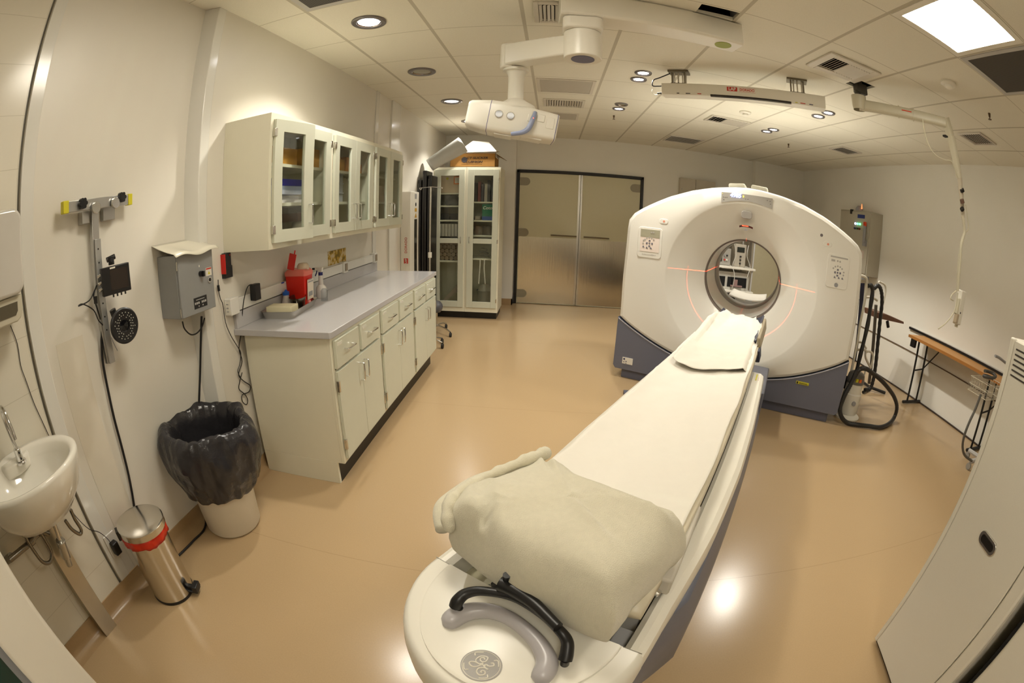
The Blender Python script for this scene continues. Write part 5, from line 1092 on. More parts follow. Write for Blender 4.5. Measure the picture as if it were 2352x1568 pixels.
part('arm', MB().loft([[a0+side*s_*.06+up*z for s_, z in ((-1, -.06), (1, -.06), (1, .06), (-1, .06))], [a1+side*s_*.055+up*z for s_, z in ((-1, -.075), (1, -.075), (1, .065), (-1, .065))]]), WHITE, AR, bev=.01)
part('arm_end', MB().prism(circ(-.272, 2.635, .055, 28), 2, 2.385, 2.545), WHITE, AR, bev=.008)
part('arm_flange', MB().prism(circ(-.235, 2.655, .075, 28), 2, 2.37, 2.388), WHITE, AR, bev=.003)
col = Vector((-.232, 2.66, 0))
IJ = thing('contrast_injector', 'white hanging injector head with two round black ports and grey blue handle', 'injector', (col.x, col.y, 2.05))
part('column', MB().lathe([(.060, 2.37), (.046, 2.34), (.046, 2.16)], (col.x, col.y, 0), 32), WHITE, IJ)
part('collar', MB().lathe([(.046, 2.19), (.075, 2.17), (.115, 2.145), (.125, 2.12)], (col.x, col.y, 0), 32), WHITE, IJ)
HM = Matrix.Translation((-.235, 2.655, 2.045)) @ Matrix.Rotation(R(9), 4, 'Y') @ Matrix.Rotation(R(6), 4, 'Z')
def hb(x0, x1, k=1, pad=0): 
    return [[HM @ Vector((x, y*kk*k, z*kk2*k)) for y, z in rrect(-.115, .115, -.105, .105, .035, 4)] for x, kk, kk2 in ((x0, 1, 1), (x1, 1, 1))]
R_ = []
for x, ky, kz in ((-.27, .80, .74), (-.255, .88, .84), (-.145, 1, 1), (-.06, 1.03, 1.02), (.10, 1.0, .93), (.235, .95, .86), (.245, .88, .80)):
    R_.append([HM @ Vector((x, y*ky, z*kz)) for y, z in rrect(-.115, .115, -.095, .095, .03, 4)])
part('head', MB().loft(R_), WHITE, IJ, smooth=.6)
for x, ky, kz, nm_ in ((-.145, 1.004, 1.004, 'seam'), (.236, .955, .866, 'seam')):
    part('seam', MB().loft([[HM @ Vector((x+dx, y*ky, z*kz)) for y, z in rrect(-.1155, .1155, -.0955, .0955, .03, 4)] for dx in (-.0015, .0015)]), mat('seam_blue', (92, 92, 140), .5), IJ)
for x in (-.09, -.025):
    p = part('port', MB().cyl(HM @ Vector((x, -.112, .012)), HM @ Vector((x, -.124, .012)), .024, n=28), mat('port_ring', (190, 184, 170), .3), IJ)
    part('port_lens', MB().cyl(HM @ Vector((x, -.12, .012)), HM @ Vector((x, -.1265, .012)), .019, n=28), mat('lens_black', (6, 6, 7), .08), p)
part('handle', MB().tube([HM @ Vector(q) for q in ((.105, -.118, .06), (.10, -.14, .02), (.085, -.145, -.045), (.055, -.14, -.075), (.0, -.12, -.092))], lambda t: .011+.004*math.sin(t*3), 12), mat('handle_bluegrey', (140, 150, 180), .3), IJ, label='grey blue handle')
parts_each('button_plate', MB().box(.12, .165, -.118, -.108, .01, .055, HM).box(.175, .222, -.113, -.10, -.02, .05, HM).box(.07, .095, -.122, -.11, .0, .045, HM), WHITE, IJ, bev=.004)
part('red_led', MB().box(.098, .103, -.1555, -.152, .015, .02, HM), emis('led_red', (1, .1, .05), 3), IJ)
parts_each('under_plate', MB().box(-.1, .0, -.09, .06, -.104, -.095, HM).box(.05, .17, -.09, .06, -.094, -.084, HM), WHITE, IJ, bev=.004)

# ------------------------------------------------------------------ laser bar in front of the scanner
LB0, LB1 = Vector((.800, 3.385, 2.552)), Vector((1.935, 2.805, 2.556))
ddx = (LB1-LB0).normalized(); sd = Vector((-ddx.y, ddx.x, 0))
lb = thing('overhead_laser_bar', 'long white laser bar with red lettering hung under the ceiling before the scanner', 'laser unit', tuple((LB0+LB1)/2))
LM = Matrix((( ddx.x, sd.x, 0, LB0.x), (ddx.y, sd.y, 0, LB0.y), (ddx.z, sd.z, 1, LB0.z), (0, 0, 0, 1)))
LL = (LB1-LB0).length
part('housing', MB().prism([(0, .048), (0, -.040), (.006, -.048), (.115, -.048), (.12, .03), (.10, .048)], 0, 0, LL, ) if False else MB().loft([[LM @ Vector((x, y, z)) for y, z in ((0, .044), (0, -.040), (.006, -.048), (.12, -.048), (.124, .03), (.10, .048), (.004, .048))] for x in (0, LL)]), WHITE, lb, bev=.003)
part('window', MB().box(.38*LL/1.27, 1.0*LL/1.27, -.0015, .03, -.049, -.036, LM), mat('window_dark', (40, 34, 34), .15), lb)
for x0, x1, c in ((.12, .14, INK), (.19, .225, INK), (.28, .31, REDINK), (1.03, 1.05, YEL), (1.07, 1.11, REDINK), (1.14, 1.17, NAVY)): part('mark', MB().box(x0*LL/1.27, x1*LL/1.27, -.0012, .002, -.040, -.034, LM), c, lb)
TF = LM @ Matrix.Rotation(R(90), 4, 'X')
part('brand_block', MB().box(.51, .59, -.0012, .002, .0, .034, LM), REDINK, lb)
part('brand_letters', MB().text('LAP', .034, TF @ Matrix.Translation((.55, .017, .0015)), bold=.0012), PAPER, lb)
part('lettering', MB().text('DORADO', .026, TF @ Matrix.Translation((.665, .016, .0005)), bold=.0006, font_scale=(1, 1)).box(.60, .73, -.001, .001, .031, .0325, LM).box(.60, .73, -.001, .001, -.001, .0005, LM), REDINK, lb)
galv = mat('galvanised', (120, 112, 96), .4, metal=.7)
for x in (.13, 1.06):
    part('bracket', MB().box(x-.06, x+.06, .02, .10, .049, .056, LM).box(x-.055, x-.045, .03, .09, .056, .15, LM).box(x+.045, x+.055, .03, .09, .056, .15, LM).box(x-.08, x+.08, .01, .11, .150, .1655, LM), galv, lb)
    for dx in (-.03, .0, .035): part('bolt', MB().cyl(LM @ Vector((x+dx, .03, .06)), LM @ Vector((x+dx, .03, .16)), .006, n=10), STEEL, lb)
part('cable', MB().tube([LM @ Vector(q) for q in ((.06, .06, .15), (-.02, .05, .11), (-.07, .03, .08), (-.075, .02, .03), (-.03, .02, .025), (.0, .03, .03))], .005, 8), BLACK, lb)
part('white_cable', MB().tube([LM @ Vector(q) for q in ((-.075, .02, .0), (-.08, .02, -.025), (-.05, .02, -.05), (.0, .03, -.03))], .003, 8), WHITE, lb)
part('plug', MB().cyl(LM @ Vector((-.04, .03, -.035)), LM @ Vector((0, .03, -.03)), .009, n=12), BLACK, lb)

# ------------------------------------------------------------------ jointed arm at the right
ja = thing('jointed_ceiling_arm', 'cream jointed ceiling arm reaching right and hanging down with a cable', 'ceiling arm', (2.15, 2.6, 2.72))
cream = mat('cream_plastic', (206, 200, 178), .35)
dark_g = mat('mount_dark', (70, 66, 60), .4)
part('mount_tube', MB().cyl((2.15, 2.62, 2.80), (2.15, 2.62, 2.66), .028).box(2.11, 2.21, 2.59, 2.65, 2.655, 2.735), dark_g, ja, bev=.004)
part('mount_stem', MB().cyl((2.128, 2.62, 2.67), (2.128, 2.62, 2.60), .026), dark_g, ja)
A0 = Vector((2.125, 2.61, 2.56)); A1 = Vector((2.66, 2.15, 2.545))
part('hub', MB().lathe([(.048, 2.52), (.055, 2.55), (.06, 2.625), (.0005, 2.63)], (A0.x, A0.y, 0), 24), cream, ja)
def bar(p, q, w0, h0, w1, h1, tilt=Vector((0, 0, 1))):
    d = (q-p).normalized(); s_ = d.cross(tilt).normalized(); u_ = s_.cross(d).normalized(); o_ = []
    for c, w_, h_ in ((p, w0, h0), (p.lerp(q, .5), (w0+w1)/2, (h0+h1)/2), (q, w1, h1)):
        o_.append([c+s_*a*w_+u_*b*h_ for a, b in rrect(-1, 1, -1, 1, .5, 3)])
    return MB().loft(o_)
part('upper_arm', bar(A0, A1, .032, .040, .03, .036), cream, ja, smooth=.8)
for f_, w_ in ((.45, .044), (.62, .044)): 
    c = A0.lerp(A1, f_); part('strap', bar(c-(A1-A0).normalized()*.004, c+(A1-A0).normalized()*.004, .037, w_, .037, w_), cream, ja)
c = A0.lerp(A1, .54); dA = (A1-A0).normalized(); sA = dA.cross(Vector((0, 0, 1))).normalized()
part('red_mark', bar(c-dA*.04-sA*-.0-up*-.010, c+dA*.04+up*.010, .0345, .005, .0345, .005), mat('orange_mark', (226, 70, 30), .5), ja, label='small orange stripe')
B0 = A1+Vector((.0, 0, 0)); B1 = on(1, 2.14, 2190, 330); B2 = on(1, 2.14, 2203, 408); B3 = on(1, 2.14, 2212, 500); B4 = on(1, 2.14, 2213, 510)
part('elbow', bar(B0+up*.035, B1.lerp(B0, .35), .030, .034, .026, .028, Vector((0, 1, 0))), cream, ja, smooth=.8)
part('lower_arm', bar(B1.lerp(B0, .35), B2, .026, .036, .020, .022, Vector((0, 1, 0))), cream, ja, smooth=.8)
part('elbow_slot', MB().box(-.016, .016, -.03, .0, -.006, .006, Matrix.Translation(on(1, 2.10, 2168, 313))), INK, ja)
part('fore_arm', bar(B2+Vector((.0, 0, .03)), B3, .018, .018, .014, .014, Vector((0, 1, 0))), mat('worn_arm', (196, 186, 166), .45, noise_amt=.1), ja, smooth=.8)
for y0_, y1_ in ((434, 440), (458, 466), (478, 482)): part('clip', MB().cyl(on(1, 2.12, 2209, y0_), on(1, 2.12, 2211, y1_), .019, n=14), BLACK if y0_ != 458 else mat('brown_clip', (110, 84, 70), .5), ja)
part('cable_bundle', MB().tube([on(1, 2.13, a, b) for a, b in ((2211, 495), (2214, 515), (2215, 535), (2208, 560), (2205, 600), (2202, 640), (2200, 668))], lambda t: .014-.003*t, 10), cream, ja)
part('loose_cable', MB().tube([on(1, 2.14, a, b) for a, b in ((2119, 272), (2123, 300), (2132, 330), (2148, 355), (2170, 367), (2186, 372), (2200, 408))], .004, 8), cream, ja)
part('side_cable', MB().tube([on(1, 2.15, a, b) for a, b in ((2218, 470), (2222, 500), (2224, 525), (2214, 540), (2203, 580), (2199, 630), (2197, 668))], .004, 8), cream, ja)
hc = thing('hanging_controller', 'white controller box hanging at the end of the jointed arm before the right wall', 'controller', tuple(on(1, 2.14, 2203, 700)))
bxM = Matrix.Translation(on(1, 2.15, 2205, 705)) @ Matrix.Rotation(R(3), 4, 'Y')
part('housing', MB().box(-.036, .036, -.02, .03, -.125, .12, bxM), WHITE, hc, bev=.008)
part('side_unit', MB().box(-.055, -.033, -.02, .02, -.055, .06, bxM), cream, hc, bev=.006)
part('clear_cover', MB().box(-.052, -.02, -.026, .012, -.118, -.05, bxM), mat('cover_tan', (180, 164, 140), .3), hc, bev=.006)
part('button', MB().box(-.012, -.002, -.0225, -.0195, -.045, -.033, bxM), INK, hc)
part('foot_clip', MB().box(-.015, .01, -.01, .01, -.145, -.124, bxM), cream, hc)
part('cable', MB().tube([on(1, 2.13, a, b) for a, b in ((2200, 672), (2196, 700), (2188, 722), (2172, 742), (2155, 755))], .005, 8), cream, hc)
part('clamp', MB().tube([on(1, 2.13, a, b) for a, b in ((2196, 668), (2188, 675), (2183, 685), (2190, 690))], .005, 8), cream, hc)

# ------------------------------------------------------------------ right wall
wb = thing('wall_rail', 'black edged ledge running along the right wall above the folding table', 'rail', (RX-.02, 3.3, .74))
part('ledge', MB().box(RX-.03, RX-.001, 1.6, 4.02, .742, .768), BLACK, wb, bev=.003)
part('ledge_top', MB().box(RX-.028, RX-.001, 1.6, 4.0, .768, .774), LGREY, wb)
ft = thing('folding_table', 'narrow folding table with a wooden top and black metal legs at the right wall', 'table', (4.2, 2.9, 0))
part('top', MB().box(4.05, 4.36, 2.14, 3.70, .715, .740), mat('wood_top', (186, 134, 70), .45, noise_amt=.12, noise_scale=12, stretch=(6, .6, 6)), ft, bev=.002)
part('edge_band', MB().box(4.043, 4.050, 2.14, 3.70, .712, .742), mat('wood_edge', (166, 112, 54), .5), ft)
fr_m = BLACK
for y in (3.52, 2.32):
    for x in (4.12, 4.30): part('leg', MB().cyl((x, y, .03), (x, y+.04, .712), .013), fr_m, ft)
    part('foot_bar', MB().tube([(4.04, y, .022), (4.38, y, .022)], .018, 10, 1), fr_m, ft, bev=.003)
    part('cross_bar', MB().cyl((4.12, y+.02, .38), (4.30, y+.02, .40), .009), fr_m, ft)
    part('stay', MB().cyl((4.29, y+.02, .40), (4.29, y-.22, .70), .008), fr_m, ft)
part('latch', MB().box(4.06, 4.10, 3.58, 3.66, .62, .712), BLACK, ft, bev=.004)
# electrical cabinet
ec = thing('electrical_cabinet', 'grey wall cabinet with lit green and blue indicator lamps behind the scanner', 'electrical cabinet', (4.28, 5.15, 1.6))
part('body', MB().box(4.16, RX-.001, 4.86, 5.62, 1.20, 2.05), mat('cabinet_grey', (176, 170, 154), .4), ec, bev=.004)
part('door', MB().box(4.145, 4.159, 4.88, 5.60, 1.22, 2.03), mat('cabinet_grey', (176, 170, 154), .4), ec, bev=.003)
part('blue_sign', MB().box(4.141, 4.1448, 4.99, 5.16, 1.945, 1.995), mat('sign_blue', (38, 54, 122), .5), ec)
for i, c in enumerate(((.5, .6, 1), (.1, 1, .3), (.1, 1, .3))):
    part('indicator', MB().cyl((4.1448, 5.20-.055*i, 1.865), (4.13, 5.20-.055*i, 1.865), .013, n=14), emis('ind%d' % (0 if i == 0 else 1), c, 5), ec)
    part('switch', MB().cyl((4.1448, 5.20-.055*i, 1.80), (4.12, 5.20-.055*i, 1.80), .014, n=14), (NAVY, mat('sw_green', (30, 70, 40), .4), mat('sw_red', (110, 40, 26), .4))[i], ec)
part('lever', MB().box(4.09, 4.12, 4.91, 4.95, 1.62, 1.86), GREY, ec, bev=.008); part('lever_grip', MB().box(4.09, 4.12, 4.905, 4.955, 1.84, 1.90), mat('grip_orange', (206, 64, 24), .4), ec, bev=.008)
part('lever_base', MB().box(4.11, 4.1448, 4.90, 4.97, 1.58, 1.66), GREY, ec)
part('paper_tag', MB().box(4.141, 4.1448, 4.95, 5.08, 1.42, 1.52), mat('tag_pale', (196, 180, 168), .6), ec)
part('under_strip', MB().box(4.16, 4.3, 4.95, 5.15, 1.14, 1.198), GREY, ec)
wl_ = thing('warning_lamp', 'small grey dome with an orange glow atop the electrical cabinet', 'lamp', (4.2, 5.25, 2.051))
part('dome', MB().lathe([(.06, 0), (.055, .04), (.03, .07), (.0005, .075)], (4.22, 5.22, 2.051), 20), GREY, wl_)
part('glow', MB().cyl((4.20, 5.14, 2.08), (4.20, 5.14, 2.15), .012, .004, n=10), emis('lamp_orange', (1, .25, .08), 1.6), wl_)
part('arm', MB().box(4.14, 4.19, 5.30, 5.36, 1.99, 2.06), BLACK, wl_, bev=.01)
# panels on the back wall
for x0, x1, l in ((2.04, 2.31, 'left pale wall box on the back wall right of the double door'), (2.315, 2.66, 'right pale wall box on the back wall behind the scanner')):
    o = thing('wall_box', l, 'wall box', ((x0+x1)/2, BY-.05, 1.9), 0, 'pale wall boxes')
    part('body', MB().box(x0, x1, BY-.09, BY-.001, 1.88, 2.235), mat('wallbox', (196, 188, 172), .45), o, bev=.004); part('lock', MB().cyl((x0+.03, BY-.09, 2.05), (x0+.03, BY-.096, 2.05), .008), GREY, o)
pw = thing('rear_partition', 'tall pale panel seen through the bore of the scanner', 'panel', (3.0, 6.3, 0))
part('panel', MB().box(2.98, 3.9, 6.25, 6.31, 0, 2.0), mat('partition', (176, 168, 140), .45, noise_amt=.05), pw, bev=.003)
part('panel_edge', MB().box(2.955, 2.98, 6.24, 6.32, 0, 2.0), STEEL, pw)
# equipment trolley behind the scanner, seen through the bore
et = thing('equipment_trolley', 'crowded equipment trolley with screens and shelves seen through the bore', 'trolley', (2.5, 6.2, 0))
for x in (2.12, 2.88): 
    for y in (6.0, 6.42): part('post', MB().cyl((x, y, .08), (x, y, 1.55), .012), LGREY, et); part('caster', MB().cyl((x-.012, y, .04), (x+.012, y, .04), .04, n=16), RUBBER, et)
for z in (.25, .62, .95): part('shelf', MB().box(2.08, 2.92, 5.97, 6.45, z, z+.03), WHITE, et, bev=.004)
du = thing('drawer_unit', 'white unit with two bay openings painted dark on the middle shelf of the equipment trolley', 'unit', (2.49, 6.22, .651))
part('housing', MB().box(2.12, 2.86, 6.04, 6.42, .651, .90), mat('unit_white', (190, 186, 176), .5), du, bev=.004)
for x0, x1 in ((2.16, 2.47), (2.51, 2.82)): part('bay_shade', MB().box(x0, x1, 6.034, 6.0395, .69, .83), DARK, du, label='flat black face painted as the shade of an open bay')  # flat black faces on the solid front paint the dark of recesses
part('red_knob', MB().cyl((2.20, 6.04, .865), (2.20, 6.01, .865), .028, n=18), mat('knob_red', (206, 60, 30), .4), du, label='orange red knob')
part('pulled_tray', MB().box(2.56, 2.74, 6.0, 6.034, .70, .72).box(2.60, 2.66, 6.0, 6.03, .72, .80), mat('tray_pinkish', (150, 120, 116), .5), du)
for i, x in enumerate((2.30, 2.62)): single('black_monitor', MB().box(x-.14, x+.13, 6.10, 6.3, .282, .56), BLACK, ('left', 'right')[i]+' black box on the lowest shelf of the equipment trolley', 'black box', 'black boxes on the trolley', bev=.006)
vs = thing('vital_signs_monitor', 'grey patient monitor with dark screen on the top shelf of the equipment trolley', 'monitor', (2.38, 6.15, .981))
part('housing', MB().box(2.22, 2.54, 6.06, 6.24, .981, 1.22), mat('mon_grey', (160, 156, 148), .4), vs, bev=.01)
part('screen', MB().box(2.24, 2.40, 6.054, 6.0595, 1.03, 1.19), mat('mon_dark', (40, 44, 40), .3), vs)
for i in range(4): part('knob', MB().cyl((2.44+.035*(i % 2), 6.06, 1.06+.06*(i//2)), (2.44+.035*(i % 2), 6.045, 1.06+.06*(i//2)), .012, n=12), (REDINK, PAPER, GREY, INK)[i], vs)
ip = thing('infusion_pump', 'pale upright pump with small knobs beside the patient monitor on the trolley', 'pump', (2.68, 6.12, .981))
part('housing', MB().box(2.60, 2.78, 6.06, 6.2, .981, 1.30), mat('pump_pale', (178, 170, 156), .4), ip, bev=.006)
part('display', MB().box(2.63, 2.75, 6.054, 6.0595, 1.19, 1.26), mat('mon_dark', (40, 44, 40), .3), ip)
for z in (1.03, 1.08, 1.13): part('knob', MB().cyl((2.69, 6.06, z), (2.69, 6.04, z), .012, n=12), INK, ip)
for x, q in ((2.57, .02), (2.80, -.03)): single('tubing', MB().tube([(x, 6.04, 1.30), (x+q, 6.0, 1.15), (x-q, 5.985, 1.0), (x+q*.5, 5.95, .85), (x, 5.97, .66)], .006, 8), mat('tube_pale', (196, 192, 182), .3), 'clear tubing hanging over the trolley shelf, '+('left' if q > 0 else 'right')+' strand', 'tubing')
vm = thing('wall_gas_panel', 'pale equipment panel with gauges and posters on the rear wall', 'equipment panel', (2.6, 7.1, 1.0))
part('board', MB().box(2.28, 3.0, 7.20, 7.305, 1.02, 1.95), mat('board_pale', (196, 190, 178), .5), vm, bev=.004)
part('poster', MB().box(2.42, 2.72, 7.194, 7.199, 1.72, 1.90), PAPER, vm); part('poster_text', MB().box(2.44, 2.70, 7.190, 7.1935, 1.62, 1.66).box(2.46, 2.68, 7.190, 7.1935, 1.80, 1.82), INK, vm)
part('gauge', MB().cyl((2.36, 7.2, 1.35), (2.36, 7.15, 1.35), .06), BLACK, vm); part('gauge', MB().cyl((2.60, 7.2, 1.80), (2.60, 7.187, 1.80), .035), mat('gauge_blue', (60, 90, 120), .4), vm)
for i, x in enumerate((2.5, 2.58, 2.66, 2.8, 2.9)): part('fitting', MB().cyl((x, 7.2, 1.3+.05*(i % 3)), (x, 7.12, 1.28+.05*(i % 3)), .02), (REDINK, GREY, PAPER, INK, GREY)[i], vm)
part('column', MB().cyl((2.80, 7.12, .5), (2.80, 7.12, 2.1), .03), STEEL, vm)
cbm = thing('rear_cradle', 'white sheet covered rest beyond the far side of the bore', 'patient rest', M=GM @ Matrix.Translation((0, 1.5, 0)))
part('column', MB().box(-.15, .15, 1.5, 1.9, 0, .70), BLUEG, cbm, local=False) if False else None
part('pedestal', MB().box(-.14, .14, .0, .3, 0, .69), BLUEG, cbm, local=True, bev=.02)
def rest(u, v):
    return Vector(((v-.5)*.44, -.2+u*.55, .735+.03*abs(v-.5)**2*4))
part('sheet', MB().grid(rest, 12, 12), PAPER, cbm, local=True, thick=.02, smooth=3); part('support', MB().box(-.15, .15, -.15, .35, .69, .725), LGREY, cbm, local=True)
part('peg', MB().box(-.02, .06, -.235, -.205, .725, .742), LGREY, cbm, local=True)

# ------------------------------------------------------------------ hand truck, hoses, vacuum, stand right of the scanner
ht = thing('white_tube_trolley', 'white tubular hand trolley standing against the right side of the scanner', 'trolley', (2.95, 3.55, 0))
wt_ = mat('tube_white', (214, 208, 192), .35)
yy = 3.42
part('frame_tube', MB().tube([on(1, yy-.12, a, b) for a, b in ((1946, 900), (1956, 850), (1968, 790), (1976, 740), (1986, 690), (1991, 655), (1990, 640), (1982, 634), (1975, 633))], .014, 10), wt_, ht)
part('frame_tube', MB().tube([on(1, yy+.3, a, b) for a, b in ((2019, 646), (2032, 654), (2034, 668), (2030, 690), (2022, 720))], .011, 10), wt_, ht)
part('rung', MB().tube([on(1, yy, a, b) for a, b in ((1968, 803), (1985, 803), (1992, 808))], .012, 10), wt_, ht); part('rung', MB().tube([on(1, yy, a, b) for a, b in ((1968, 786), (1980, 787), (1990, 800))], .010, 10), wt_, ht)
part('rung', MB().tube([on(1, yy+.1, a, b) for a, b in ((1988, 682), (2004, 683), (2015, 690))], .012, 10), wt_, ht)
part('side_loop', MB().tube([on(1, yy, a, b) for a, b in ((1988, 806), (2000, 808), (2005, 818), (2000, 845)) ], .012, 10), wt_, ht)
part('side_loop', MB().tube([on(1, yy, a, b) for a, b in ((1988, 806), (1988, 820), (1994, 834), (2000, 845)) ], .012, 10), wt_, ht)
part('back_plate', MB().loft([[on(1, yy+.05, a, b) for a, b in ((1976, 650), (1986, 650), (1966, 830), (1960, 830))], [on(1, yy+.09, a, b) for a, b in ((1976, 650), (1986, 650), (1966, 830), (1960, 830))]]), mat('plate_navy', (36, 40, 74), .4), ht)
part('wheel', MB().cyl(on(1, yy-.03, 1948, 880)+Vector((-.02, 0, 0)), on(1, yy-.03, 1948, 880)+Vector((.02, 0, 0)), .07, n=24), RUBBER, ht)
hs = thing('vacuum_hose', 'long black ribbed vacuum hose looped over the trolley and down to the floor', 'hose', (3.1, 3.3, 0))
ribm = mat('hose_black', (42, 41, 40), .45)
def ribs(n): return lambda t: .021+.0018*math.sin(t*n)
hy = 3.18
path = [(1968, 850), (1975, 820), (1985, 780), (1994, 740), (2000, 700), (2004, 670), (2001, 656), (1994, 656)]
part('section', MB().tube([on(1, hy+.1, a, b) for a, b in path], ribs(500), 12, 12), ribm, hs)
path = [(2008, 662), (2016, 656), (2023, 664), (2026, 690), (2021, 740), (2016, 790), (2011, 840), (2005, 875), (1998, 893), (1986, 895)]
part('section', MB().tube([on(1, hy+.32, a, b) for a, b in path], ribs(500), 12, 12), ribm, hs)
path = [(1962, 868, 0), (1975, 848, 0), (1990, 847, 0), (2006, 858, 0), (2024, 873, 0), (2040, 891, 0), (2054, 912, 0), (2060, 935, 0), (2054, 958, 0), (2040, 974, 0), (2020, 981, 0), (1995, 978, 0), (1968, 975, 0), (1945, 970, 0), (1932, 955, 0), (1930, 935, 0), (1940, 908, 0), (1955, 880, 0), (1968, 850, 0)]
def hosez(i, a, b):
    p = on(2, .025, a, b)
    q = on(1, 3.08, a, b)
    return q if q.z > .03 else p
part('floor_loop', MB().tube([hosez(i, a, b) for i, (a, b, _) in enumerate(path)], ribs(700), 12, 12), ribm, hs)
VC = on(2, 0, 1950, 962); VC = Vector((VC.x, VC.y+.06, 0))
vc = thing('vacuum_cleaner', 'small white canister vacuum with grey top beside the scanner base', 'vacuum cleaner', tuple(VC))
part('foot', MB().lathe([(.0005, .0), (.135, .0), (.14, .02), (.11, .04), (.0005, .045)], VC, 32), WHITE, vc)
part('canister', MB().lathe([(.085, .03), (.10, .06), (.10, .24), (.09, .25), (.088, .34), (.0005, .34)], VC, 32), WHITE, vc)
part('motor_head', MB().lathe([(.093, .34), (.096, .37), (.085, .42), (.06, .44), (.0005, .445)], VC, 32), mat('motor_grey', (110, 106, 100), .4), vc)
part('port', MB().cyl(VC+Vector((-.03, -.095, .17)), VC+Vector((-.032, -.108, .17)), .022), GREY, vc)
part('sticker', MB().box(-.03, .0, -.099, -.090, .37, .40, Matrix.Translation(VC)), mat('sticker_orange', (222, 110, 50), .5), vc); part('sticker', MB().box(-.065, -.035, -.088, -.075, .37, .40, Matrix.Translation(VC)), YEL, vc)
part('handle', MB().tube([VC+Vector(q) for q in ((.07, -.02, .34), (.085, -.02, .46), (.03, -.02, .49), (-.0, -.02, .485))], .008, 8), wt_, vc)
sd_ = thing('tray_stand', 'dark pole stand with a sloping brown tray at the right of the hoses', 'stand', (3.35, 3.75, 0))
b_y = 3.75
part('pole', MB().tube([on(1, b_y, a, b) for a, b in ((2012, 700), (2008, 760), (2003, 820), (1996, 880))], .02, 12), mat('pole_brown', (86, 78, 68), .4), sd_)
tp = [on(1, b_y-.2, 1985, 712), on(1, b_y-.25, 2075, 741), on(1, b_y-.25, 2074, 746), on(1, b_y-.2, 1985, 733)]
part('tray', MB().loft([[on(1, b_y, a, b) for a, b in ((2012, 730), (2076, 744), (2076, 739), (2036, 722), (2012, 717))], [p+Vector((.02, .25, 0)) for p in [on(1, b_y, a, b) for a, b in ((2012, 730), (2076, 744), (2076, 739), (2036, 722), (2012, 717))]]]), mat('tray_brown', (104, 70, 54), .4), sd_, bev=.003)
part('clamp', MB().cyl(on(1, b_y, 2038, 738), on(1, b_y, 2040, 751), .02), BLACK, sd_)
fb = on(2, .02, 1998, 893)
for q in ((-.2, -.1), (.18, -.12), (.05, .2)): part('foot', MB().tube([fb+Vector((0, 0, .02)), fb+Vector((q[0], q[1], 0))], .018, 8, 1), BLACK, sd_)

# ------------------------------------------------------------------ foreground rack
d_ = Vector((-.14, -.99, 0)).normalized(); n_r = Vector((-.99, .14, 0)).normalized(); o_r = Vector((1.545, .83, 0))
RM = Matrix(((d_.x, -n_r.x, 0, o_r.x), (d_.y, -n_r.y, 0, o_r.y), (0, 0, 1, 0), (0, 0, 0, 1)))
rk = thing('equipment_rack', 'tall off-white equipment cabinet at the right with louvers and a recessed latch', 'equipment cabinet', M=RM)
RH = 1.38; RL = .55
rackm = mat('rack_paint', (228, 224, 212), .4, noise_amt=.03, noise_scale=200)
part('body', MB().box(.0, RL, .02, .80, .02, RH), rackm, rk, local=True, bev=.012, seg=4)
part('door_panel', MB().prism(rrect(.028, .478, .03, RH-.006, .006), 1, .004, .02), rackm, rk, local=True, bev=.003)
part('corner_post', MB().box(.0, .026, .004, .03, .02, RH), rackm, rk, local=True, bev=.008, seg=4)
part('edge_post', MB().box(.4805, RL, .004, .03, .02, RH), rackm, rk, local=True, bev=.012, seg=4)
lv = mat('louver_dark', (58, 52, 46), .5)
for i in range(6): part('louver', MB().box(.045+.004*i*0, .30, .0015, .0045, 1.262+.017*i, 1.267+.017*i), lv, rk, local=True)
lt_ = part('latch', MB().prism(rrect(.205, .320, .735, .785, .024, 8), 1, -.003, .006), STEEL, rk, local=True, bev=.002)
part('latch_recess', MB().prism(rrect(.220, .305, .746, .774, .013, 8), 1, -.0045, -.0025), mat('recess_black', (16, 14, 13), .5), lt_, local=True)
part('base', MB().box(.01, RL-.01, .03, .78, 0, .02), BLACK, rk, local=True)
r2 = thing('second_rack', 'light grey cabinet beyond the dark gap at the lower right corner', 'equipment cabinet', M=RM)
part('body', MB().box(RL+.07, RL+.70, .03, .80, .0, 1.34), rackm, r2, local=True, bev=.02, seg=4)
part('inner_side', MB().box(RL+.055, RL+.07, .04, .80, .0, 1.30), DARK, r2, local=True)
dm = thing('tilted_display', 'small black display with clear cover on top of the equipment cabinet', 'display', M=RM @ Matrix.Translation((.05, .12, RH)))
DD = Matrix.Translation((-.0, .02, .001)) @ Matrix.Rotation(R(25), 4, 'Z')
part('screen', MB().box(-.028, .03, -.004, .004, .003, .075, DD), INK, dm, local=True)
part('cover', MB().box(-.035, .06, .005, .009, .0, .085, DD), mat('cover_clear', (176, 170, 156), .2), dm, local=True)
single('pink_bottle', MB().cyl(RM @ Vector((.10, .05, RH)), RM @ Vector((.10, .05, RH+.12)), .022), mat('pinkish', (212, 176, 168), .4), 'pale pink bottle on top of the equipment cabinet at the picture edge', 'bottle', bev=.004)
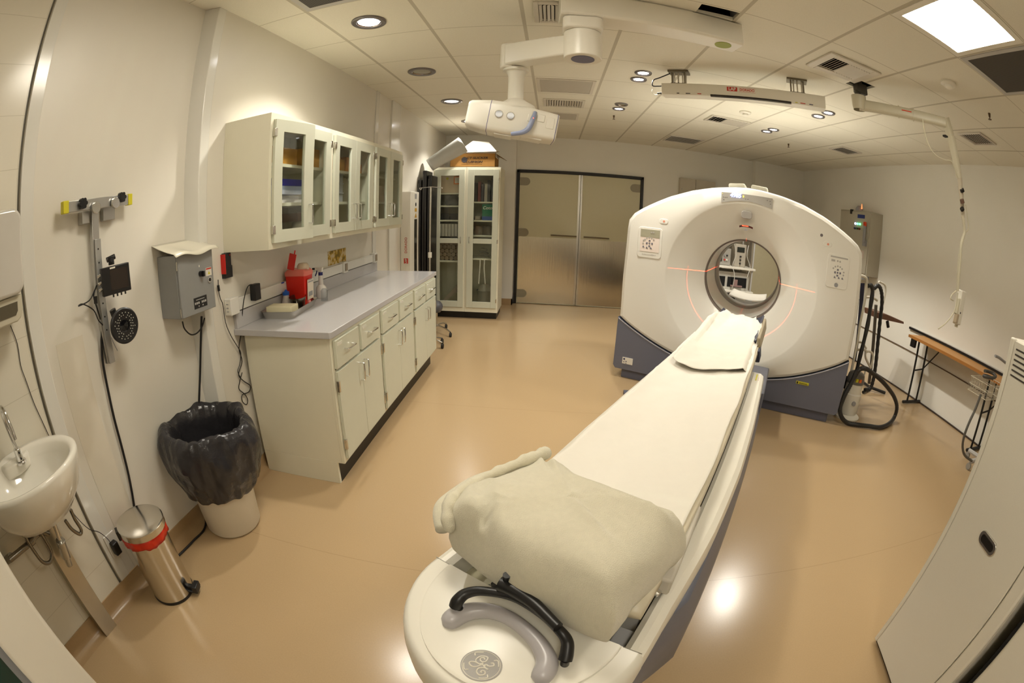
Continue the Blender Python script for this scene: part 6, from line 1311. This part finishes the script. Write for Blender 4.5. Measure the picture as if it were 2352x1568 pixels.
# stand with basket behind the rack
bs = thing('monitor_stand', 'rolling stand with a wire basket and grey hoses partly hidden by the equipment cabinet', 'rolling stand', tuple(on(2, 0, 2225, 1075)))
by_ = 1.9
def onr(z, x, y): return on(2, z, x, y)
S0 = on(2, .06, 2232, 1062)
PX = Vector((S0.x+.16, S0.y-.02, 0))
part('pole', MB().cyl(PX+Vector((0, 0, .08)), PX+Vector((.02, .02, .95)), .015), STEEL, bs)
bm_ = MB(); bc = on(1, PX.y, 2262, 905)
w1, w2, h_ = .16, .12, .11
for z in (0, h_/2, h_): bm_.tube([bc+Vector(q) for q in ((-w1, -w2, z), (w1, -w2, z), (w1, w2, z), (-w1, w2, z), (-w1, -w2, z))], .0028, 6, 1)
for i in range(13):
    x = -w1+2*w1*i/12
    for y in (-w2, w2): bm_.cyl(bc+Vector((x, y, 0)), bc+Vector((x, y, h_)), .0018, n=6)
for i in range(9):
    y = -w2+2*w2*i/8
    for x in (-w1, w1): bm_.cyl(bc+Vector((x, y, 0)), bc+Vector((x, y, h_)), .0018, n=6)
    bm_.cyl(bc+Vector((-w1, y, 0)), bc+Vector((w1, y, 0)), .0018, n=6)
part('wire_basket', bm_, mat('wire_pale', (200, 192, 172), .35), bs)
part('hose', MB().tube([on(1, PX.y-.08, a, b) for a, b in ((2253, 905), (2240, 940), (2226, 970), (2215, 1000), (2211, 1025), (2216, 1045), (2232, 1058))], .012, 10), mat('hose_grey', (96, 94, 90), .5), bs)
part('coil', MB().tube([bc+Vector((.0+.09*math.cos(t), .05*math.sin(t), .125+.006*t)) for t in [i*.5 for i in range(18)]], .014, 8, 3), mat('coil_dark', (70, 66, 62), .5), bs)
part('handle', MB().tube([on(1, PX.y+.05, a, b) for a, b in ((2286, 817), (2296, 822), (2312, 835))], .012, 8), GREY, bs)
for q in ((-.20, .02), (-.04, -.17), (.14, .10), (.0, .2), (.15, -.12)):
    e = Vector((PX.x+q[0], PX.y+q[1], 0)); part('leg', MB().tube([PX+Vector((0, 0, .09)), e+Vector((0, 0, .075))], .022, 8, 1), LGREY, bs)
    part('caster', MB().cyl(e+Vector((-.012, 0, .03)), e+Vector((.012, 0, .03)), .03, n=16).cyl(e+Vector((0, 0, .03)), e+Vector((0, 0, .08)), .012, n=8), mat('caster_grey', (150, 146, 138), .4), bs)

# ------------------------------------------------------------------ open glazed door close at the left
dl = struct('door_3', MB().box(-1.10, -1.0, -.085, .088, 0.01, 2.1), WHITE, bev=.012, seg=3); WM[dl.name] = Matrix.Identity(4)
part('seal', MB().box(-1.06, -1.035, -.112, -.084, .01, 2.1), mat('seal_grey', (140, 144, 150), .4), dl)
part('glazing', MB().box(-1.055, -1.04, -.9, -.112, .01, 2.1), mat('teal_glass', (26, 60, 56), .08), dl)
# stray plenum parts above the openings
struct('trim_11', MB().box(.70, .74, 2.1, 2.3, CZ+.02, CZ+.2).box(.97, 1.0, 2.1, 2.3, CZ+.02, CZ+.2), GREY)
